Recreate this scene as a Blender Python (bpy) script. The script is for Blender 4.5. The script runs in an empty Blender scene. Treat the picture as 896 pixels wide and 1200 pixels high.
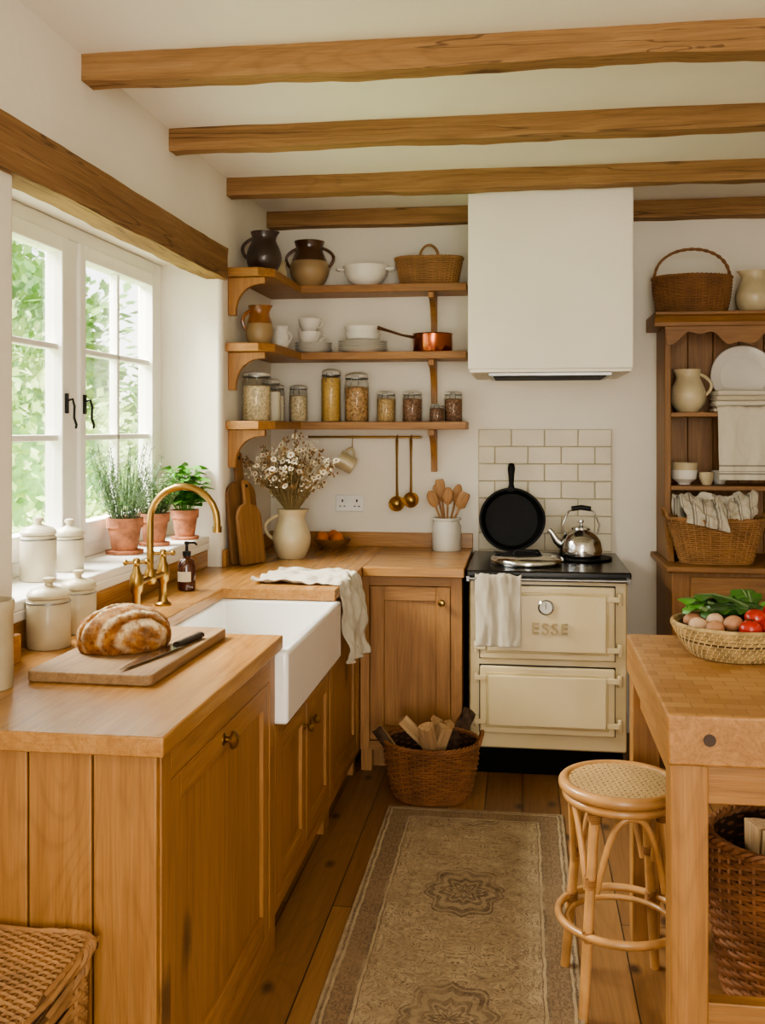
import bpy, math, random
from mathutils import Vector, Matrix, noise
from math import pi, sin, cos, radians
import bmesh
random.seed(7)
SC=bpy.context.scene
COL=SC.collection

# ------------------------------------------------------------ mesh builder
class MB:
    def __init__(s):
        s.v=[];s.f=[];s.m=[];s.s=[];s.M=None
    def add(s,vs,fs,mi=0,smooth=True):
        o=len(s.v)
        if s.M is not None: vs=[s.M@Vector(v) for v in vs]
        s.v+=[tuple(v) for v in vs]
        s.f+=[tuple(i+o for i in f) for f in fs]
        s.m+=[mi]*len(fs); s.s+=[smooth]*len(fs)
    def box(s,x0,x1,y0,y1,z0,z1,mi=0):
        v=[(x,y,z) for z in (z0,z1) for y in (y0,y1) for x in (x0,x1)]
        s.add(v,[(0,2,3,1),(4,5,7,6),(0,1,5,4),(2,6,7,3),(0,4,6,2),(1,3,7,5)],mi,False)
    def prism(s,pts,a0,a1,axis='z',mi=0,smooth=False):
        def mp(p,a):
            return (p[0],p[1],a) if axis=='z' else ((p[0],a,p[1]) if axis=='y' else (a,p[0],p[1]))
        n=len(pts)
        v=[mp(p,a0) for p in pts]+[mp(p,a1) for p in pts]
        f=[tuple(range(n)),tuple(range(2*n-1,n-1,-1))]+[(i,(i+1)%n,n+(i+1)%n,n+i) for i in range(n)]
        s.add(v,f,mi,smooth)
    def lathe(s,prof,n=32,mi=0,spout=None,sx=1,sy=1,c=(0,0,0)):
        v=[];f=[]
        for (r,z) in prof:
            for j in range(n):
                a=2*pi*j/n; rr=r
                if spout and z>spout[2]:
                    t=(z-spout[2])/(spout[3]-spout[2])
                    rr+=spout[1]*t*t*max(0,cos(a-spout[0]))**5
                v.append((c[0]+rr*cos(a)*sx,c[1]+rr*sin(a)*sy,c[2]+z))
        for i in range(len(prof)-1):
            for j in range(n):
                k=(j+1)%n
                f.append((i*n+j,i*n+k,(i+1)*n+k,(i+1)*n+j))
        if prof[0][0]>.001: f.append(tuple(range(n-1,-1,-1)))
        if prof[-1][0]>.001: f.append(tuple(range((len(prof)-1)*n,len(prof)*n)))
        s.add(v,f,mi,True)
    def tube(s,path,r,n=8,closed=False,mi=0,flat=1.0):
        P=[Vector(p) for p in path]; L=len(P)
        R=r if isinstance(r,(list,tuple)) else [r]*L
        v=[];f=[]
        nrm=None
        for i in range(L):
            if closed: t=P[(i+1)%L]-P[i-1]
            else: t=P[min(i+1,L-1)]-P[max(i-1,0)]
            if t.length<1e-9: t=Vector((0,0,1))
            t.normalize()
            if nrm is None:
                up=Vector((0,0,1)) if abs(t.z)<.9 else Vector((1,0,0))
                nrm=(up-t*up.dot(t)).normalized()
            else:
                nrm=(nrm-t*nrm.dot(t))
                if nrm.length<1e-6: nrm=Vector((1,0,0))
                nrm.normalize()
            b=t.cross(nrm)
            for j in range(n):
                a=2*pi*j/n
                v.append(P[i]+nrm*cos(a)*R[i]+b*sin(a)*R[i]*flat)
        for i in range(L if closed else L-1):
            i2=(i+1)%L
            for j in range(n):
                k=(j+1)%n
                f.append((i*n+j,i*n+k,i2*n+k,i2*n+j))
        if not closed:
            f.append(tuple(range(n-1,-1,-1))); f.append(tuple(range((L-1)*n,L*n)))
        s.add(v,f,mi,True)
    def cyl(s,p0,p1,r,n=16,mi=0): s.tube([p0,p1],r,n,False,mi)
    def ell(s,c,rx,ry,rz,nu=20,nv=12,mi=0,fn=None):
        v=[];f=[]
        for i in range(nv+1):
            p=pi*i/nv
            for j in range(nu):
                a=2*pi*j/nu
                q=Vector((sin(p)*cos(a),sin(p)*sin(a),cos(p)))
                k=fn(q) if fn else 1
                v.append((c[0]+q.x*rx*k,c[1]+q.y*ry*k,c[2]+q.z*rz*k))
        for i in range(nv):
            for j in range(nu):
                k=(j+1)%nu
                f.append((i*nu+j,(i+1)*nu+j,(i+1)*nu+k,i*nu+k))
        s.add(v,f,mi,True)
    def leaf(s,b,d,L,w,mi=0,up=None,droop=.2):
        b=Vector(b);d=Vector(d).normalized()
        up=Vector(up) if up else Vector((random.uniform(-.4,.4),random.uniform(-.4,.4),1))
        side=d.cross(up)
        if side.length<1e-4: side=Vector((1,0,0))
        side.normalize(); nn=side.cross(d)
        p=[b,b+d*L*.35+side*w*.5+nn*w*.12,b+d*L*.35,b+d*L*.35-side*w*.5+nn*w*.12,
           b+d*L*.7+side*w*.38-nn*L*droop*.4,b+d*L*.7-nn*L*droop*.5,b+d*L*.7-side*w*.38-nn*L*droop*.4,b+d*L-nn*L*droop]
        s.add(p,[(0,1,2),(0,2,3),(1,4,5,2),(2,5,6,3),(4,7,5),(5,7,6)],mi,True)

def O(name,mb,mats,parent=None,loc=(0,0,0),rot=(0,0,0),bevel=0,segs=2,world=False,label=None,cat=None,group=None,kind=None,solid=0,sub=0,recalc=True):
    me=bpy.data.meshes.new(name)
    me.from_pydata(mb.v,[],mb.f)
    if not isinstance(mats,(list,tuple)): mats=[mats]
    for m in mats: me.materials.append(m)
    for p,mi,sm in zip(me.polygons,mb.m,mb.s):
        p.material_index=mi; p.use_smooth=sm
    if recalc:
        bm=bmesh.new();bm.from_mesh(me);bmesh.ops.recalc_face_normals(bm,faces=bm.faces);bm.to_mesh(me);bm.free()
    me.set_sharp_from_angle(angle=radians(42))
    o=bpy.data.objects.new(name,me)
    COL.objects.link(o)
    if parent is not None:
        o.parent=parent
        if world: loc=tuple(-c for c in parent.location)
    o.location=loc; o.rotation_euler=rot
    if sub:
        m=o.modifiers.new('s','SUBSURF');m.levels=sub;m.render_levels=sub
    if solid:
        m=o.modifiers.new('t','SOLIDIFY');m.thickness=solid;m.offset=0
    if bevel:
        m=o.modifiers.new('b','BEVEL');m.width=bevel;m.segments=segs;m.limit_method='ANGLE';m.angle_limit=radians(40)
        m.harden_normals=False
    if label: o['label']=label
    if cat: o['category']=cat
    if group: o['group']=group
    if kind: o['kind']=kind
    return o
def thing(name,label,cat,loc=(0,0,0),rz=0,group=None,kind=None,rot=None):
    e=bpy.data.objects.new(name,None); e.empty_display_size=.05
    COL.objects.link(e); e.location=loc; e.rotation_euler=rot or (0,0,rz)
    if label: e['label']=label
    if cat: e['category']=cat
    if group: e['group']=group
    if kind: e['kind']=kind
    return e

# ------------------------------------------------------------ materials
def lin(h):
    h=h.lstrip('#'); r=[int(h[i:i+2],16)/255 for i in (0,2,4)]
    return tuple((c/12.92 if c<=.04045 else ((c+.055)/1.055)**2.4) for c in r)+(1,)
class NT:
    def __init__(s,name):
        s.mat=bpy.data.materials.new(name); s.mat.use_nodes=True
        s.t=s.mat.node_tree; s.b=s.t.nodes['Principled BSDF']
    def n(s,ty,**kw):
        nd=s.t.nodes.new(ty)
        for k,v in kw.items():
            if k.startswith('i_'):
                key=k[2:]; key=int(key) if key.isdigit() else key.replace('_',' ')
                s.inp(nd.inputs[key],v)
            else: setattr(nd,k,v)
        return nd
    def inp(s,sock,v):
        if isinstance(v,bpy.types.NodeSocket): s.t.links.new(v,sock)
        else: sock.default_value=v
    def math(s,op,a,b=0,c=None):
        nd=s.t.nodes.new('ShaderNodeMath');nd.operation=op
        s.inp(nd.inputs[0],a);s.inp(nd.inputs[1],b)
        if c is not None: s.inp(nd.inputs[2],c)
        return nd.outputs[0]
    def mix(s,f,a,b,bt='MIX'):
        nd=s.t.nodes.new('ShaderNodeMix');nd.data_type='RGBA';nd.blend_type=bt
        s.inp(nd.inputs[0],f);s.inp(nd.inputs[6],a);s.inp(nd.inputs[7],b)
        return nd.outputs[2]
    def ramp(s,f,stops,interp='LINEAR'):
        nd=s.t.nodes.new('ShaderNodeValToRGB');s.inp(nd.inputs[0],f)
        cr=nd.color_ramp;cr.interpolation=interp
        while len(cr.elements)<len(stops): cr.elements.new(.5)
        for e,(p,c) in zip(cr.elements,stops):
            e.position=p; e.color=c if not isinstance(c,(int,float)) else (c,c,c,1)
        return nd.outputs[0]
    def noise(s,vec,scale,detail=4,rough=.5,dist=0):
        nd=s.n('ShaderNodeTexNoise');s.t.links.new(vec,nd.inputs['Vector'])
        nd.inputs['Scale'].default_value=scale;nd.inputs['Detail'].default_value=detail
        nd.inputs['Roughness'].default_value=rough;nd.inputs['Distortion'].default_value=dist
        return nd.outputs[0]
    def obj(s): return s.n('ShaderNodeTexCoord').outputs['Object']
    def map(s,vec,scale=(1,1,1),rot=(0,0,0),loc=(0,0,0)):
        nd=s.n('ShaderNodeMapping');s.t.links.new(vec,nd.inputs[0])
        nd.inputs['Scale'].default_value=scale;nd.inputs['Rotation'].default_value=rot;nd.inputs['Location'].default_value=loc
        return nd.outputs[0]
    def bump(s,h,strength=.2,dist=.01):
        nd=s.n('ShaderNodeBump');s.t.links.new(h,nd.inputs['Height'])
        nd.inputs['Strength'].default_value=strength;nd.inputs['Distance'].default_value=dist
        s.t.links.new(nd.outputs[0],s.b.inputs['Normal'])
    def set(s,**kw):
        for k,v in kw.items(): s.inp(s.b.inputs[k.replace('_',' ')],v)

def plain(name,col,rough=.5,metal=0,var=.08,vs=6,bump=0,bs=80,coat=0,spec=.5):
    m=NT(name);c=lin(col)
    v=m.obj()
    f=m.noise(v,vs,3)
    d=tuple(x*(1-var*2) for x in c[:3])+(1,)
    l=tuple(min(1,x*(1+var)) for x in c[:3])+(1,)
    m.set(Base_Color=m.ramp(f,[(.3,d),(.7,l)]),Roughness=rough,Metallic=metal,Coat_Weight=coat)
    m.b.inputs['Specular IOR Level'].default_value=spec
    if bump: m.bump(m.noise(v,bs,4),bump,.01)
    return m.mat
def wood(name,dark,mid,light,axis='Z',sc=1.0,rough=.45,knots=0,bump=.15,along=.05,cracks=False):
    m=NT(name); v=m.obj()
    rnd=m.n('ShaderNodeObjectInfo').outputs['Random']
    off=m.n('ShaderNodeCombineXYZ');
    r9=m.math('MULTIPLY',rnd,9.0)
    for i in range(3): m.t.links.new(r9,off.inputs[i])
    ad=m.n('ShaderNodeVectorMath',operation='ADD');m.t.links.new(v,ad.inputs[0]);m.t.links.new(off.outputs[0],ad.inputs[1])
    v=ad.outputs[0]
    def sv(al,k): 
        s=[1,1,1];s['XYZ'.index(axis)]=al
        return m.map(v,tuple(x*k*sc for x in s))
    f1=m.noise(sv(along,34),1.0,7,.62,.9)
    f2=m.noise(sv(.02,230),1.0,3,.6,.3)
    fr=m.math('FRACT',m.math('MULTIPLY',m.noise(sv(.12,4.5),1.0,2,.4,.5),26.0))
    ring=m.ramp(fr,[(.0,.74),(.2,1.0),(.75,1.0),(1.0,.74)])
    col=m.ramp(f1,[(.2,lin(dark)),(.5,lin(mid)),(.8,lin(light))])
    col=m.mix(.5,col,m.ramp(f2,[(.34,.66),(.58,1.0)]),'MULTIPLY')
    col=m.mix(.5,col,ring,'MULTIPLY')
    big=m.noise(v,1.3,2)
    col=m.mix(.4,col,m.ramp(big,[(.3,.84),(.7,1.12)]),'MULTIPLY')
    if knots:
        vo=m.n('ShaderNodeTexVoronoi');kx=[1,1,1];kx['XYZ'.index(axis)]=.5
        m.t.links.new(m.map(v,tuple(x*knots for x in kx)),vo.inputs['Vector']);vo.inputs['Scale'].default_value=1
        kn=m.math('ADD',vo.outputs[0],m.math('MULTIPLY',m.math('SUBTRACT',m.noise(v,30,2),.5),.05))
        col=m.mix(m.ramp(kn,[(.05,.8),(.08,.5),(.12,0)]),col,lin('#4f341d'))
    if cracks:
        cr=m.noise(sv(.035,15),1.0,3,.5,.6)
        col=m.mix(m.ramp(cr,[(.488,0),(.497,.65),(.503,.65),(.512,0)]),col,lin('#45301d'))
    m.set(Base_Color=col,Roughness=rough)
    m.bump(f2,bump,.004)
    return m.mat

OAK=('#84592d','#a0713d','#b38652')
oakZ=wood('oak_vertical',*OAK,'Z',knots=2.6); oakY=wood('oak_lengthwise',*OAK,'Y'); oakX=wood('oak_crosswise',*OAK,'X')
TOP=('#946736','#ad7d47','#c0915c')
topY=wood('worktop_oak_y',*TOP,'Y',rough=.26); topX=wood('worktop_oak_x',*TOP,'X',rough=.26)
BM=('#805f3b','#9e794f','#b38f65')
beamX=wood('beam_oak_x',*BM,'X',rough=.85,knots=2.8,bump=.7,sc=.8,cracks=True)
beamY=wood('beam_oak_y','#745535','#936f47','#a8855b','Y',rough=.85,knots=3.0,bump=.7,sc=.8,cracks=True)
PN=('#6f4b26','#8e6436','#a57b49')
pineZ=wood('dresser_pine_z',*PN,'Z',rough=.5,knots=3.0)
pineX=wood('dresser_pine_x',*PN,'X',rough=.5)
darkZ=wood('board_walnut','#5f4224','#7b5733','#946d43','Z',rough=.6,sc=1.6)
plugM=plain('dark_plug','#3f2814',.5,var=.15)
darkB=wood('board_brown','#744f2c','#92683c','#a88152','Z',rough=.6,sc=1.6)
boardY=wood('bread_board_wood','#755a3c','#94744f','#a98b62','Y',rough=.6,sc=1.3)
spoonM=wood('utensil_wood','#845d36','#a4784c','#bb9062','Z',rough=.6,sc=3)
logM=wood('split_log_wood','#96724a','#bb966a','#d6b98e','Z',rough=.9,sc=2,bump=.6)
barkM=plain('bark','#523d2c',.95,var=.3,vs=40,bump=.9,bs=60)
blockSide=wood('block_side','#885e31','#a37440','#b88a55','Y',rough=.45,knots=2.6)

m=NT('butcher_block_top');v=m.obj()
br=m.n('ShaderNodeTexBrick');m.t.links.new(m.map(v,(1,1,1)),br.inputs['Vector'])
br.inputs['Color1'].default_value=lin('#9a6d3e');br.inputs['Color2'].default_value=lin('#b78b59');br.inputs['Mortar'].default_value=lin('#7b552f')
br.inputs['Scale'].default_value=1;br.inputs['Mortar Size'].default_value=.0012;br.inputs['Brick Width'].default_value=.075;br.inputs['Row Height'].default_value=.042;br.inputs['Bias'].default_value=0
g=m.noise(v,140,3);m.set(Base_Color=m.mix(.4,br.outputs[0],m.ramp(g,[(.3,.7),(.7,1)]),'MULTIPLY'),Roughness=.36)
blockTop=m.mat

plaster=plain('plaster_wall','#ebe5d8',.92,var=.025,vs=1.5,bump=.4,bs=9)
ceilM=plain('plaster_ceiling','#efebe1',.95,var=.015,vs=2,bump=.2,bs=7)
hoodM=plain('hood_plaster','#eee9dd',.9,var=.02,vs=3,bump=.3,bs=14)
white=plain('painted_white_wood','#f1eee7',.45,var=.02)
fire=plain('fireclay_white','#f4f2ed',.12,var=.01,coat=.5)
china=plain('white_china','#ece8df',.2,var=.03,coat=.3)
cream=plain('cream_stoneware','#cdbe9b',.35,var=.08,vs=9,coat=.2)
mugM=plain('mug_stoneware','#c4b593',.35,var=.05,coat=.2)
crockM=plain('pale_stoneware','#b8aa8c',.4,var=.1,vs=12,coat=.2)
sillM=plain('ivory_stoneware','#cfc6af',.4,var=.05,vs=12,coat=.2)
greyst=plain('grey_white_stoneware','#cfcbbf',.4,var=.06)
darkst=plain('dark_stoneware','#40302a',.35,var=.2,vs=12,coat=.3)
ochre=plain('ochre_glaze','#96602f',.3,var=.25,vs=14,coat=.4)
brownG=plain('brown_glaze','#56361f',.25,var=.2,coat=.4)
tanG=plain('tan_glaze','#a68b64',.4,var=.12)
terra=plain('terracotta','#b07556',.85,var=.25,vs=22,bump=.2)
soil=plain('soil','#2f2118',1,var=.3,vs=60)
stoveM=plain('cream_enamel','#d8c59b',.22,var=.015,coat=.4)
emb=plain('embossed_cream','#c7b486',.2,coat=.4)
letM=plain('lettering_metal','#ab966a',.3,.15,var=.03)
black=plain('black_enamel','#0d0d0d',.25,var=.1)
plinthM=plain('plinth_black','#0b0a09',.8,var=.1,spec=.15)
iron=plain('cast_iron','#0c0c0c',.6,var=.15,vs=30,bump=.15,spec=.25)
chrome=plain('polished_steel','#c9c9c7',.15,1,var=.03)
steel=plain('brushed_steel','#8e8e8c',.35,1,var=.05)
brass=plain('aged_brass','#a5854e',.28,1,var=.08)
copper=plain('copper','#b86c4b',.22,1,var=.06)
blackM=plain('black_metal','#1b1b1b',.4,.6)
amber=plain('amber_glass','#4a1f0a',.08,var=.05,coat=.6)
labelM=plain('paper_label','#d3c6aa',.6)
tileM=plain('glazed_tile','#cfc4aa',.4,var=.07,vs=5,coat=.05,bump=.08,bs=12)
grout=plain('grout','#bbb095',.9)
plastic=plain('white_plastic','#efefec',.35)
eggM=plain('egg_shell','#b58460',.55,var=.08); eggL=plain('pale_egg_shell','#cdab89',.55,var=.06)
tom=plain('tomato_skin','#ad2c1d',.2,var=.08,coat=.3)
pep=plain('radish_red','#bd1a1e',.2,var=.08,coat=.3)
greenV=plain('green_vegetable','#2f5020',.4,var=.3,vs=20,coat=.1)
greenT=plain('thyme_green','#6b8554',.6,var=.2,vs=12)
rosem=plain('rosemary_green','#647f58',.6,var=.2,vs=12)
basilM=plain('basil_green','#5a9632',.45,var=.2,vs=12)
chardM=plain('chard_green','#3d6a27',.45,var=.3,vs=14)
stemM=plain('dry_stem','#9c875c',.8,var=.2)
dryW=plain('dried_white_petals','#ebe0c8',.8,var=.08,vs=30)
dryB=plain('dried_brown_heads','#98764b',.9,var=.25,vs=40)
orangeM=plain('orange_peel','#c77126',.5,var=.1,bump=.2,bs=120)
bladeM=plain('knife_steel','#b9bcbd',.22,1,var=.04)
knifeH=plain('knife_handle','#2b1f19',.4)
wick=plain('wicker_willow','#8a6039',.7,var=.15,vs=12)
wickL=plain('wicker_honey','#a1774a',.65,var=.15,vs=12)
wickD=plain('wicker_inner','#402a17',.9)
wickR=plain('wicker_reddish','#84552f',.7,var=.15,vs=12)
seagr=plain('seagrass_coil','#ac9363',.8,var=.22,vs=30,bump=.4,bs=90)
ratt=plain('rattan_cane','#bb8b55',.38,var=.15,vs=14,coat=.2)
rattB=plain('rattan_binding','#96693d',.5,var=.1)
cane=plain('cane_webbing','#d9b780',.5,var=.1)
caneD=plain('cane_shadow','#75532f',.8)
wrap={'oats':plain('oats','#dcc9a4',.9,var=.2,vs=90,bump=.5,bs=120),'pasta':plain('pasta','#d0aa60',.7,var=.15,vs=120),
 'nuts':plain('nuts','#c09868',.8,var=.3,vs=70,bump=.8,bs=70),'beans':plain('beans','#8f694d',.7,var=.35,vs=90,bump=.8,bs=90),
 'flour':plain('flour','#efe7d3',.95),'grain':plain('grain','#c3a371',.9,var=.25,vs=110,bump=.5,bs=110),'coffee':plain('dark_spice','#76543a',.8,var=.3,vs=100,bump=.6,bs=100)}
def linen(name,col,stripe=None,axis=0,period=.05,stops=None):
    m=NT(name);v=m.obj()
    w=m.noise(m.map(v,(300,300,300)),1,2)
    c=m.mix(.3,lin(col),m.ramp(w,[(.3,.7),(.7,1)]),'MULTIPLY')
    if stripe:
        sx=m.n('ShaderNodeSeparateXYZ');m.t.links.new(v,sx.inputs[0])
        a=m.math('FRACT',m.math('DIVIDE',sx.outputs[axis],period))
        c=m.mix(m.ramp(a,stops or [(0,.8),(.14,0),(.26,.7),(.33,0)],'CONSTANT'),c,lin(stripe))
    m.set(Base_Color=c,Roughness=.95,Sheen_Weight=.1); m.bump(w,.3,.002)
    return m.mat
linW=linen('linen_white','#d0c8b8'); linS=linen('linen_striped','#cbc2af','#6a6258',0,.05)
linS2=linen('linen_hanging','#d1c9b8','#6b645a',2,.40,[(0,0),(.27,.75),(.29,0),(.305,.75),(.315,0),(.365,.75),(.385,0)])
linB=linen('linen_beige','#c0b6a2')
# glass
m=NT('clear_glass');t=m.t
tr=m.n('ShaderNodeBsdfTransparent');gl=m.n('ShaderNodeBsdfGlossy');gl.inputs['Roughness'].default_value=.03
lw=m.n('ShaderNodeLayerWeight');lw.inputs[0].default_value=.2
tr.inputs[0].default_value=(.98,.99,.985,1)
mx=m.n('ShaderNodeMixShader');t.links.new(m.math('ADD',m.math('MULTIPLY',lw.outputs[0],.4),.03),mx.inputs[0])
t.links.new(tr.outputs[0],mx.inputs[1]);t.links.new(gl.outputs[0],mx.inputs[2])
t.links.new(mx.outputs[0],t.nodes['Material Output'].inputs[0]);glass=m.mat
# floor
m=NT('oak_floor_planks');v=m.obj()
br=m.n('ShaderNodeTexBrick');m.t.links.new(m.map(v,(1,1,1),(0,0,pi/2)),br.inputs['Vector'])
br.inputs['Color1'].default_value=lin('#805935');br.inputs['Color2'].default_value=lin('#9d7347');br.inputs['Mortar'].default_value=lin('#2f1f11')
br.inputs['Scale'].default_value=1;br.inputs['Mortar Size'].default_value=.0022;br.inputs['Brick Width'].default_value=2.3;br.inputs['Row Height'].default_value=.15
br.inputs['Mortar Smooth'].default_value=.1;br.offset=.37
n1=m.noise(m.map(v,(30,1.3,1)),1,7,.62,.9);n2=m.noise(m.map(v,(190,4,1)),1,3)
fr=m.math('FRACT',m.math('MULTIPLY',m.noise(m.map(v,(5,.6,1)),1,2,.4,.6),20.0))
c=m.mix(.5,br.outputs[0],m.ramp(n1,[(.3,.74),(.5,.96),(.7,1.12)]),'MULTIPLY')
c=m.mix(.5,c,m.ramp(n2,[(.3,.72),(.65,1)]),'MULTIPLY')
c=m.mix(.5,c,m.ramp(fr,[(0,.74),(.18,1),(.75,1),(1,.74)]),'MULTIPLY')
vo=m.n('ShaderNodeTexVoronoi',voronoi_dimensions='2D');m.t.links.new(m.map(v,(3.6,2.0,1)),vo.inputs['Vector']);vo.inputs['Scale'].default_value=1
kn=m.math('ADD',vo.outputs[0],m.math('MULTIPLY',m.math('SUBTRACT',m.noise(v,25,2),.5),.04))
c=m.mix(m.ramp(kn,[(.02,.9),(.05,.5),(.09,0)]),c,lin('#332013'))
m.set(Base_Color=c,Roughness=m.ramp(n1,[(.3,.48),(.7,.32)]));m.bump(br.outputs[1],-.25,.004);floorM=m.mat
# rug (centred object, half width .347, half length 1.05)
m=NT('distressed_rug');v=m.obj()
sp=m.n('ShaderNodeSeparateXYZ');m.t.links.new(v,sp.inputs[0])
wob=m.math('MULTIPLY',m.math('SUBTRACT',m.noise(v,14,2),.5),.014)
ax=m.math('ADD',m.math('ABSOLUTE',sp.outputs[0]),wob);ay=m.math('ADD',m.math('ABSOLUTE',sp.outputs[1]),wob)
dx=m.math('MINIMUM',m.math('SUBTRACT',.347,ax),m.math('SUBTRACT',1.05,ay))
py=m.math('PINGPONG',m.math('ADD',sp.outputs[1],.02),.36)
cb=m.n('ShaderNodeCombineXYZ');m.t.links.new(ax,cb.inputs[0]);m.t.links.new(m.math('ADD',py,m.math('MULTIPLY',m.noise(v,3,1),.03)),cb.inputs[1])
pat=m.noise(cb.outputs[0],19,2,.5,1.3)
field=m.ramp(pat,[(.0,.5),(.36,.6),(.375,.05),(.41,0),(.425,.95),(.47,.05),(.52,0),(.535,.9),(.575,.05),(.61,.8),(.66,.1)])
ang=m.math('ARCTAN2',m.math('ADD',ax,.0001),m.math('SUBTRACT',.36,py))
pet=m.math('MULTIPLY',m.math('SINE',m.math('MULTIPLY',ang,8.0)),.014)
r=m.math('ADD',m.math('POWER',m.math('ADD',m.math('POWER',m.math('DIVIDE',ax,.85),2.0),m.math('POWER',m.math('MULTIPLY',m.math('SUBTRACT',.36,py),.8),2.0)),.5),pet)
med=m.ramp(r,[(0,.9),(.018,.05),(.030,.95),(.048,.35),(.060,.95),(.080,.25),(.105,.95),(.125,.35),(.132,.9),(.142,.0)],'CONSTANT')
inm=m.math('LESS_THAN',r,.143)
field=m.mix(inm,field,m.math('MAXIMUM',med,m.math('MULTIPLY',field,.7)))
pb=m.n('ShaderNodeCombineXYZ');m.t.links.new(m.math('PINGPONG',ax,.045),pb.inputs[0]);m.t.links.new(m.math('PINGPONG',ay,.045),pb.inputs[1])
bp=m.ramp(m.noise(pb.outputs[0],42,2,.5,.9),[(.40,.1),(.43,1),(.49,.05),(.55,.95),(.6,.2)])
band=m.ramp(dx,[(0,.3),(.010,.95),(.017,.05),(.024,.9),(.030,.1),(.085,.9),(.091,.05),(.098,.9),(.105,0)],'CONSTANT')
inb=m.ramp(dx,[(0,0),(.03,1),(.085,0)],'CONSTANT')
patt=m.math('MAXIMUM',band,m.math('MULTIPLY',bp,inb))
inf=m.math('GREATER_THAN',dx,.106)
patt=m.math('MAXIMUM',patt,m.math('MULTIPLY',field,inf))
wear=m.ramp(m.noise(v,4.5,8,.82),[(.36,.25),(.54,1)])
fin=m.ramp(m.noise(v,170,2),[(.3,.6),(.55,1)])
patt=m.math('MULTIPLY',m.math('MULTIPLY',patt,wear),fin)
base=m.ramp(m.noise(v,5,7,.8),[(.3,lin('#9a8464')),(.65,lin('#c4ae8b'))])
base=m.mix(inf,m.mix(inb,base,lin('#987f60')),base)
c=m.mix(m.math('MULTIPLY',patt,.85),base,lin('#4a382d'))
m.set(Base_Color=c,Roughness=.97);m.bump(m.noise(v,260,2),.5,.003);rugM=m.mat
# bread
m=NT('bread_crust');v=m.obj()
at=m.n('ShaderNodeAttribute',attribute_name='flour')
n1=m.noise(v,34,6,.7)
c=m.ramp(n1,[(.3,lin('#4c2a12')),(.5,lin('#875325')),(.7,lin('#b3803f'))])
c=m.mix(m.math('MULTIPLY',at.outputs['Fac'],m.ramp(m.noise(v,50,5,.7),[(.38,.15),(.55,1)])),c,lin('#e8d6b0'))
m.set(Base_Color=c,Roughness=.95);m.b.inputs['Specular IOR Level'].default_value=.2;m.bump(n1,.8,.009);bread=m.mat
def foliage(name,a,b):
    m=NT(name);v=m.obj();f=m.noise(v,2.2,3)
    m.set(Base_Color=m.ramp(f,[(.3,lin(a)),(.7,lin(b))]),Roughness=.6)
    return m.mat
fol1=foliage('garden_leaves','#7aa64e','#dbe8a8');fol2=foliage('garden_leaves_dark','#4a7c34','#a0c66e');hedgeM=foliage('hedge_mass','#365c28','#6d9a48')
grassM=foliage('lawn','#7ba04d','#b4cf7c')
stoneM=plain('garden_stone','#e2d3be',.9,var=.12,vs=4,bump=.4,bs=8)

# ------------------------------------------------------------ room shell
WX=-1.31
CE=2.645; BY=5.15; W0=2.462
mb=MB();mb.box(-1.7,2.3,-2.6,5.4,-.1,0);O('floor',mb,floorM,kind='structure')
mb=MB();mb.box(-1.7,2.3,-2.6,5.4,CE,CE+.12);O('ceiling',mb,ceilM,kind='structure')
mb=MB();mb.box(-1.7,2.3,BY,BY+.2,0,CE);O('wall_back',mb,plaster,kind='structure')
mb=MB();ya,yb,za,zb=-2.6,BY+.05,-.05,CE+.03;ha,hb,ht=W0,4.28,2.245
def ring2(x): return [(x,ya,za),(x,yb,za),(x,yb,zb),(x,ya,zb),(x,ha,za),(x,hb,za),(x,hb,ht),(x,ha,ht)]
V=ring2(WX)+ring2(-1.7)
F=[]
for o_ in (0,8):
    F+=[(0+o_,4+o_,7+o_,3+o_),(5+o_,1+o_,2+o_,6+o_),(7+o_,6+o_,2+o_,3+o_)]
F+=[(0,3,11,8),(3,2,10,11),(2,1,9,10),(4,12,15,7),(7,15,14,6),(6,14,13,5),(0,4,12,8),(5,1,9,13)]
mb.add(V,F,0,False);O('wall_left',mb,plaster,kind='structure',bevel=.02,segs=4)
mb=MB();mb.box(-1.69,-1.39,W0+.001,4.279,0,1.02);O('wall_window_bay',mb,plaster,kind='structure')
mb=MB();mb.box(2.1,2.3,-2.6,BY,0,CE);O('wall_right',mb,plaster,kind='structure')
mb=MB();mb.box(-1.7,-.6,-2.6,-2.4,0,CE);mb.box(1.3,2.3,-2.6,-2.4,0,CE);mb.box(-.6,1.3,-2.6,-2.4,2.2,CE);O('wall_front',mb,plaster,kind='structure')
mb=MB();mb.box(-1.61,-1.365,W0+.002,4.278,1.02,1.05);mb.box(-1.388,-1.365,W0+.0021,4.2779,.99,1.021);O('trim_1',mb,white,kind='structure',bevel=.006,segs=3)

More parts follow.
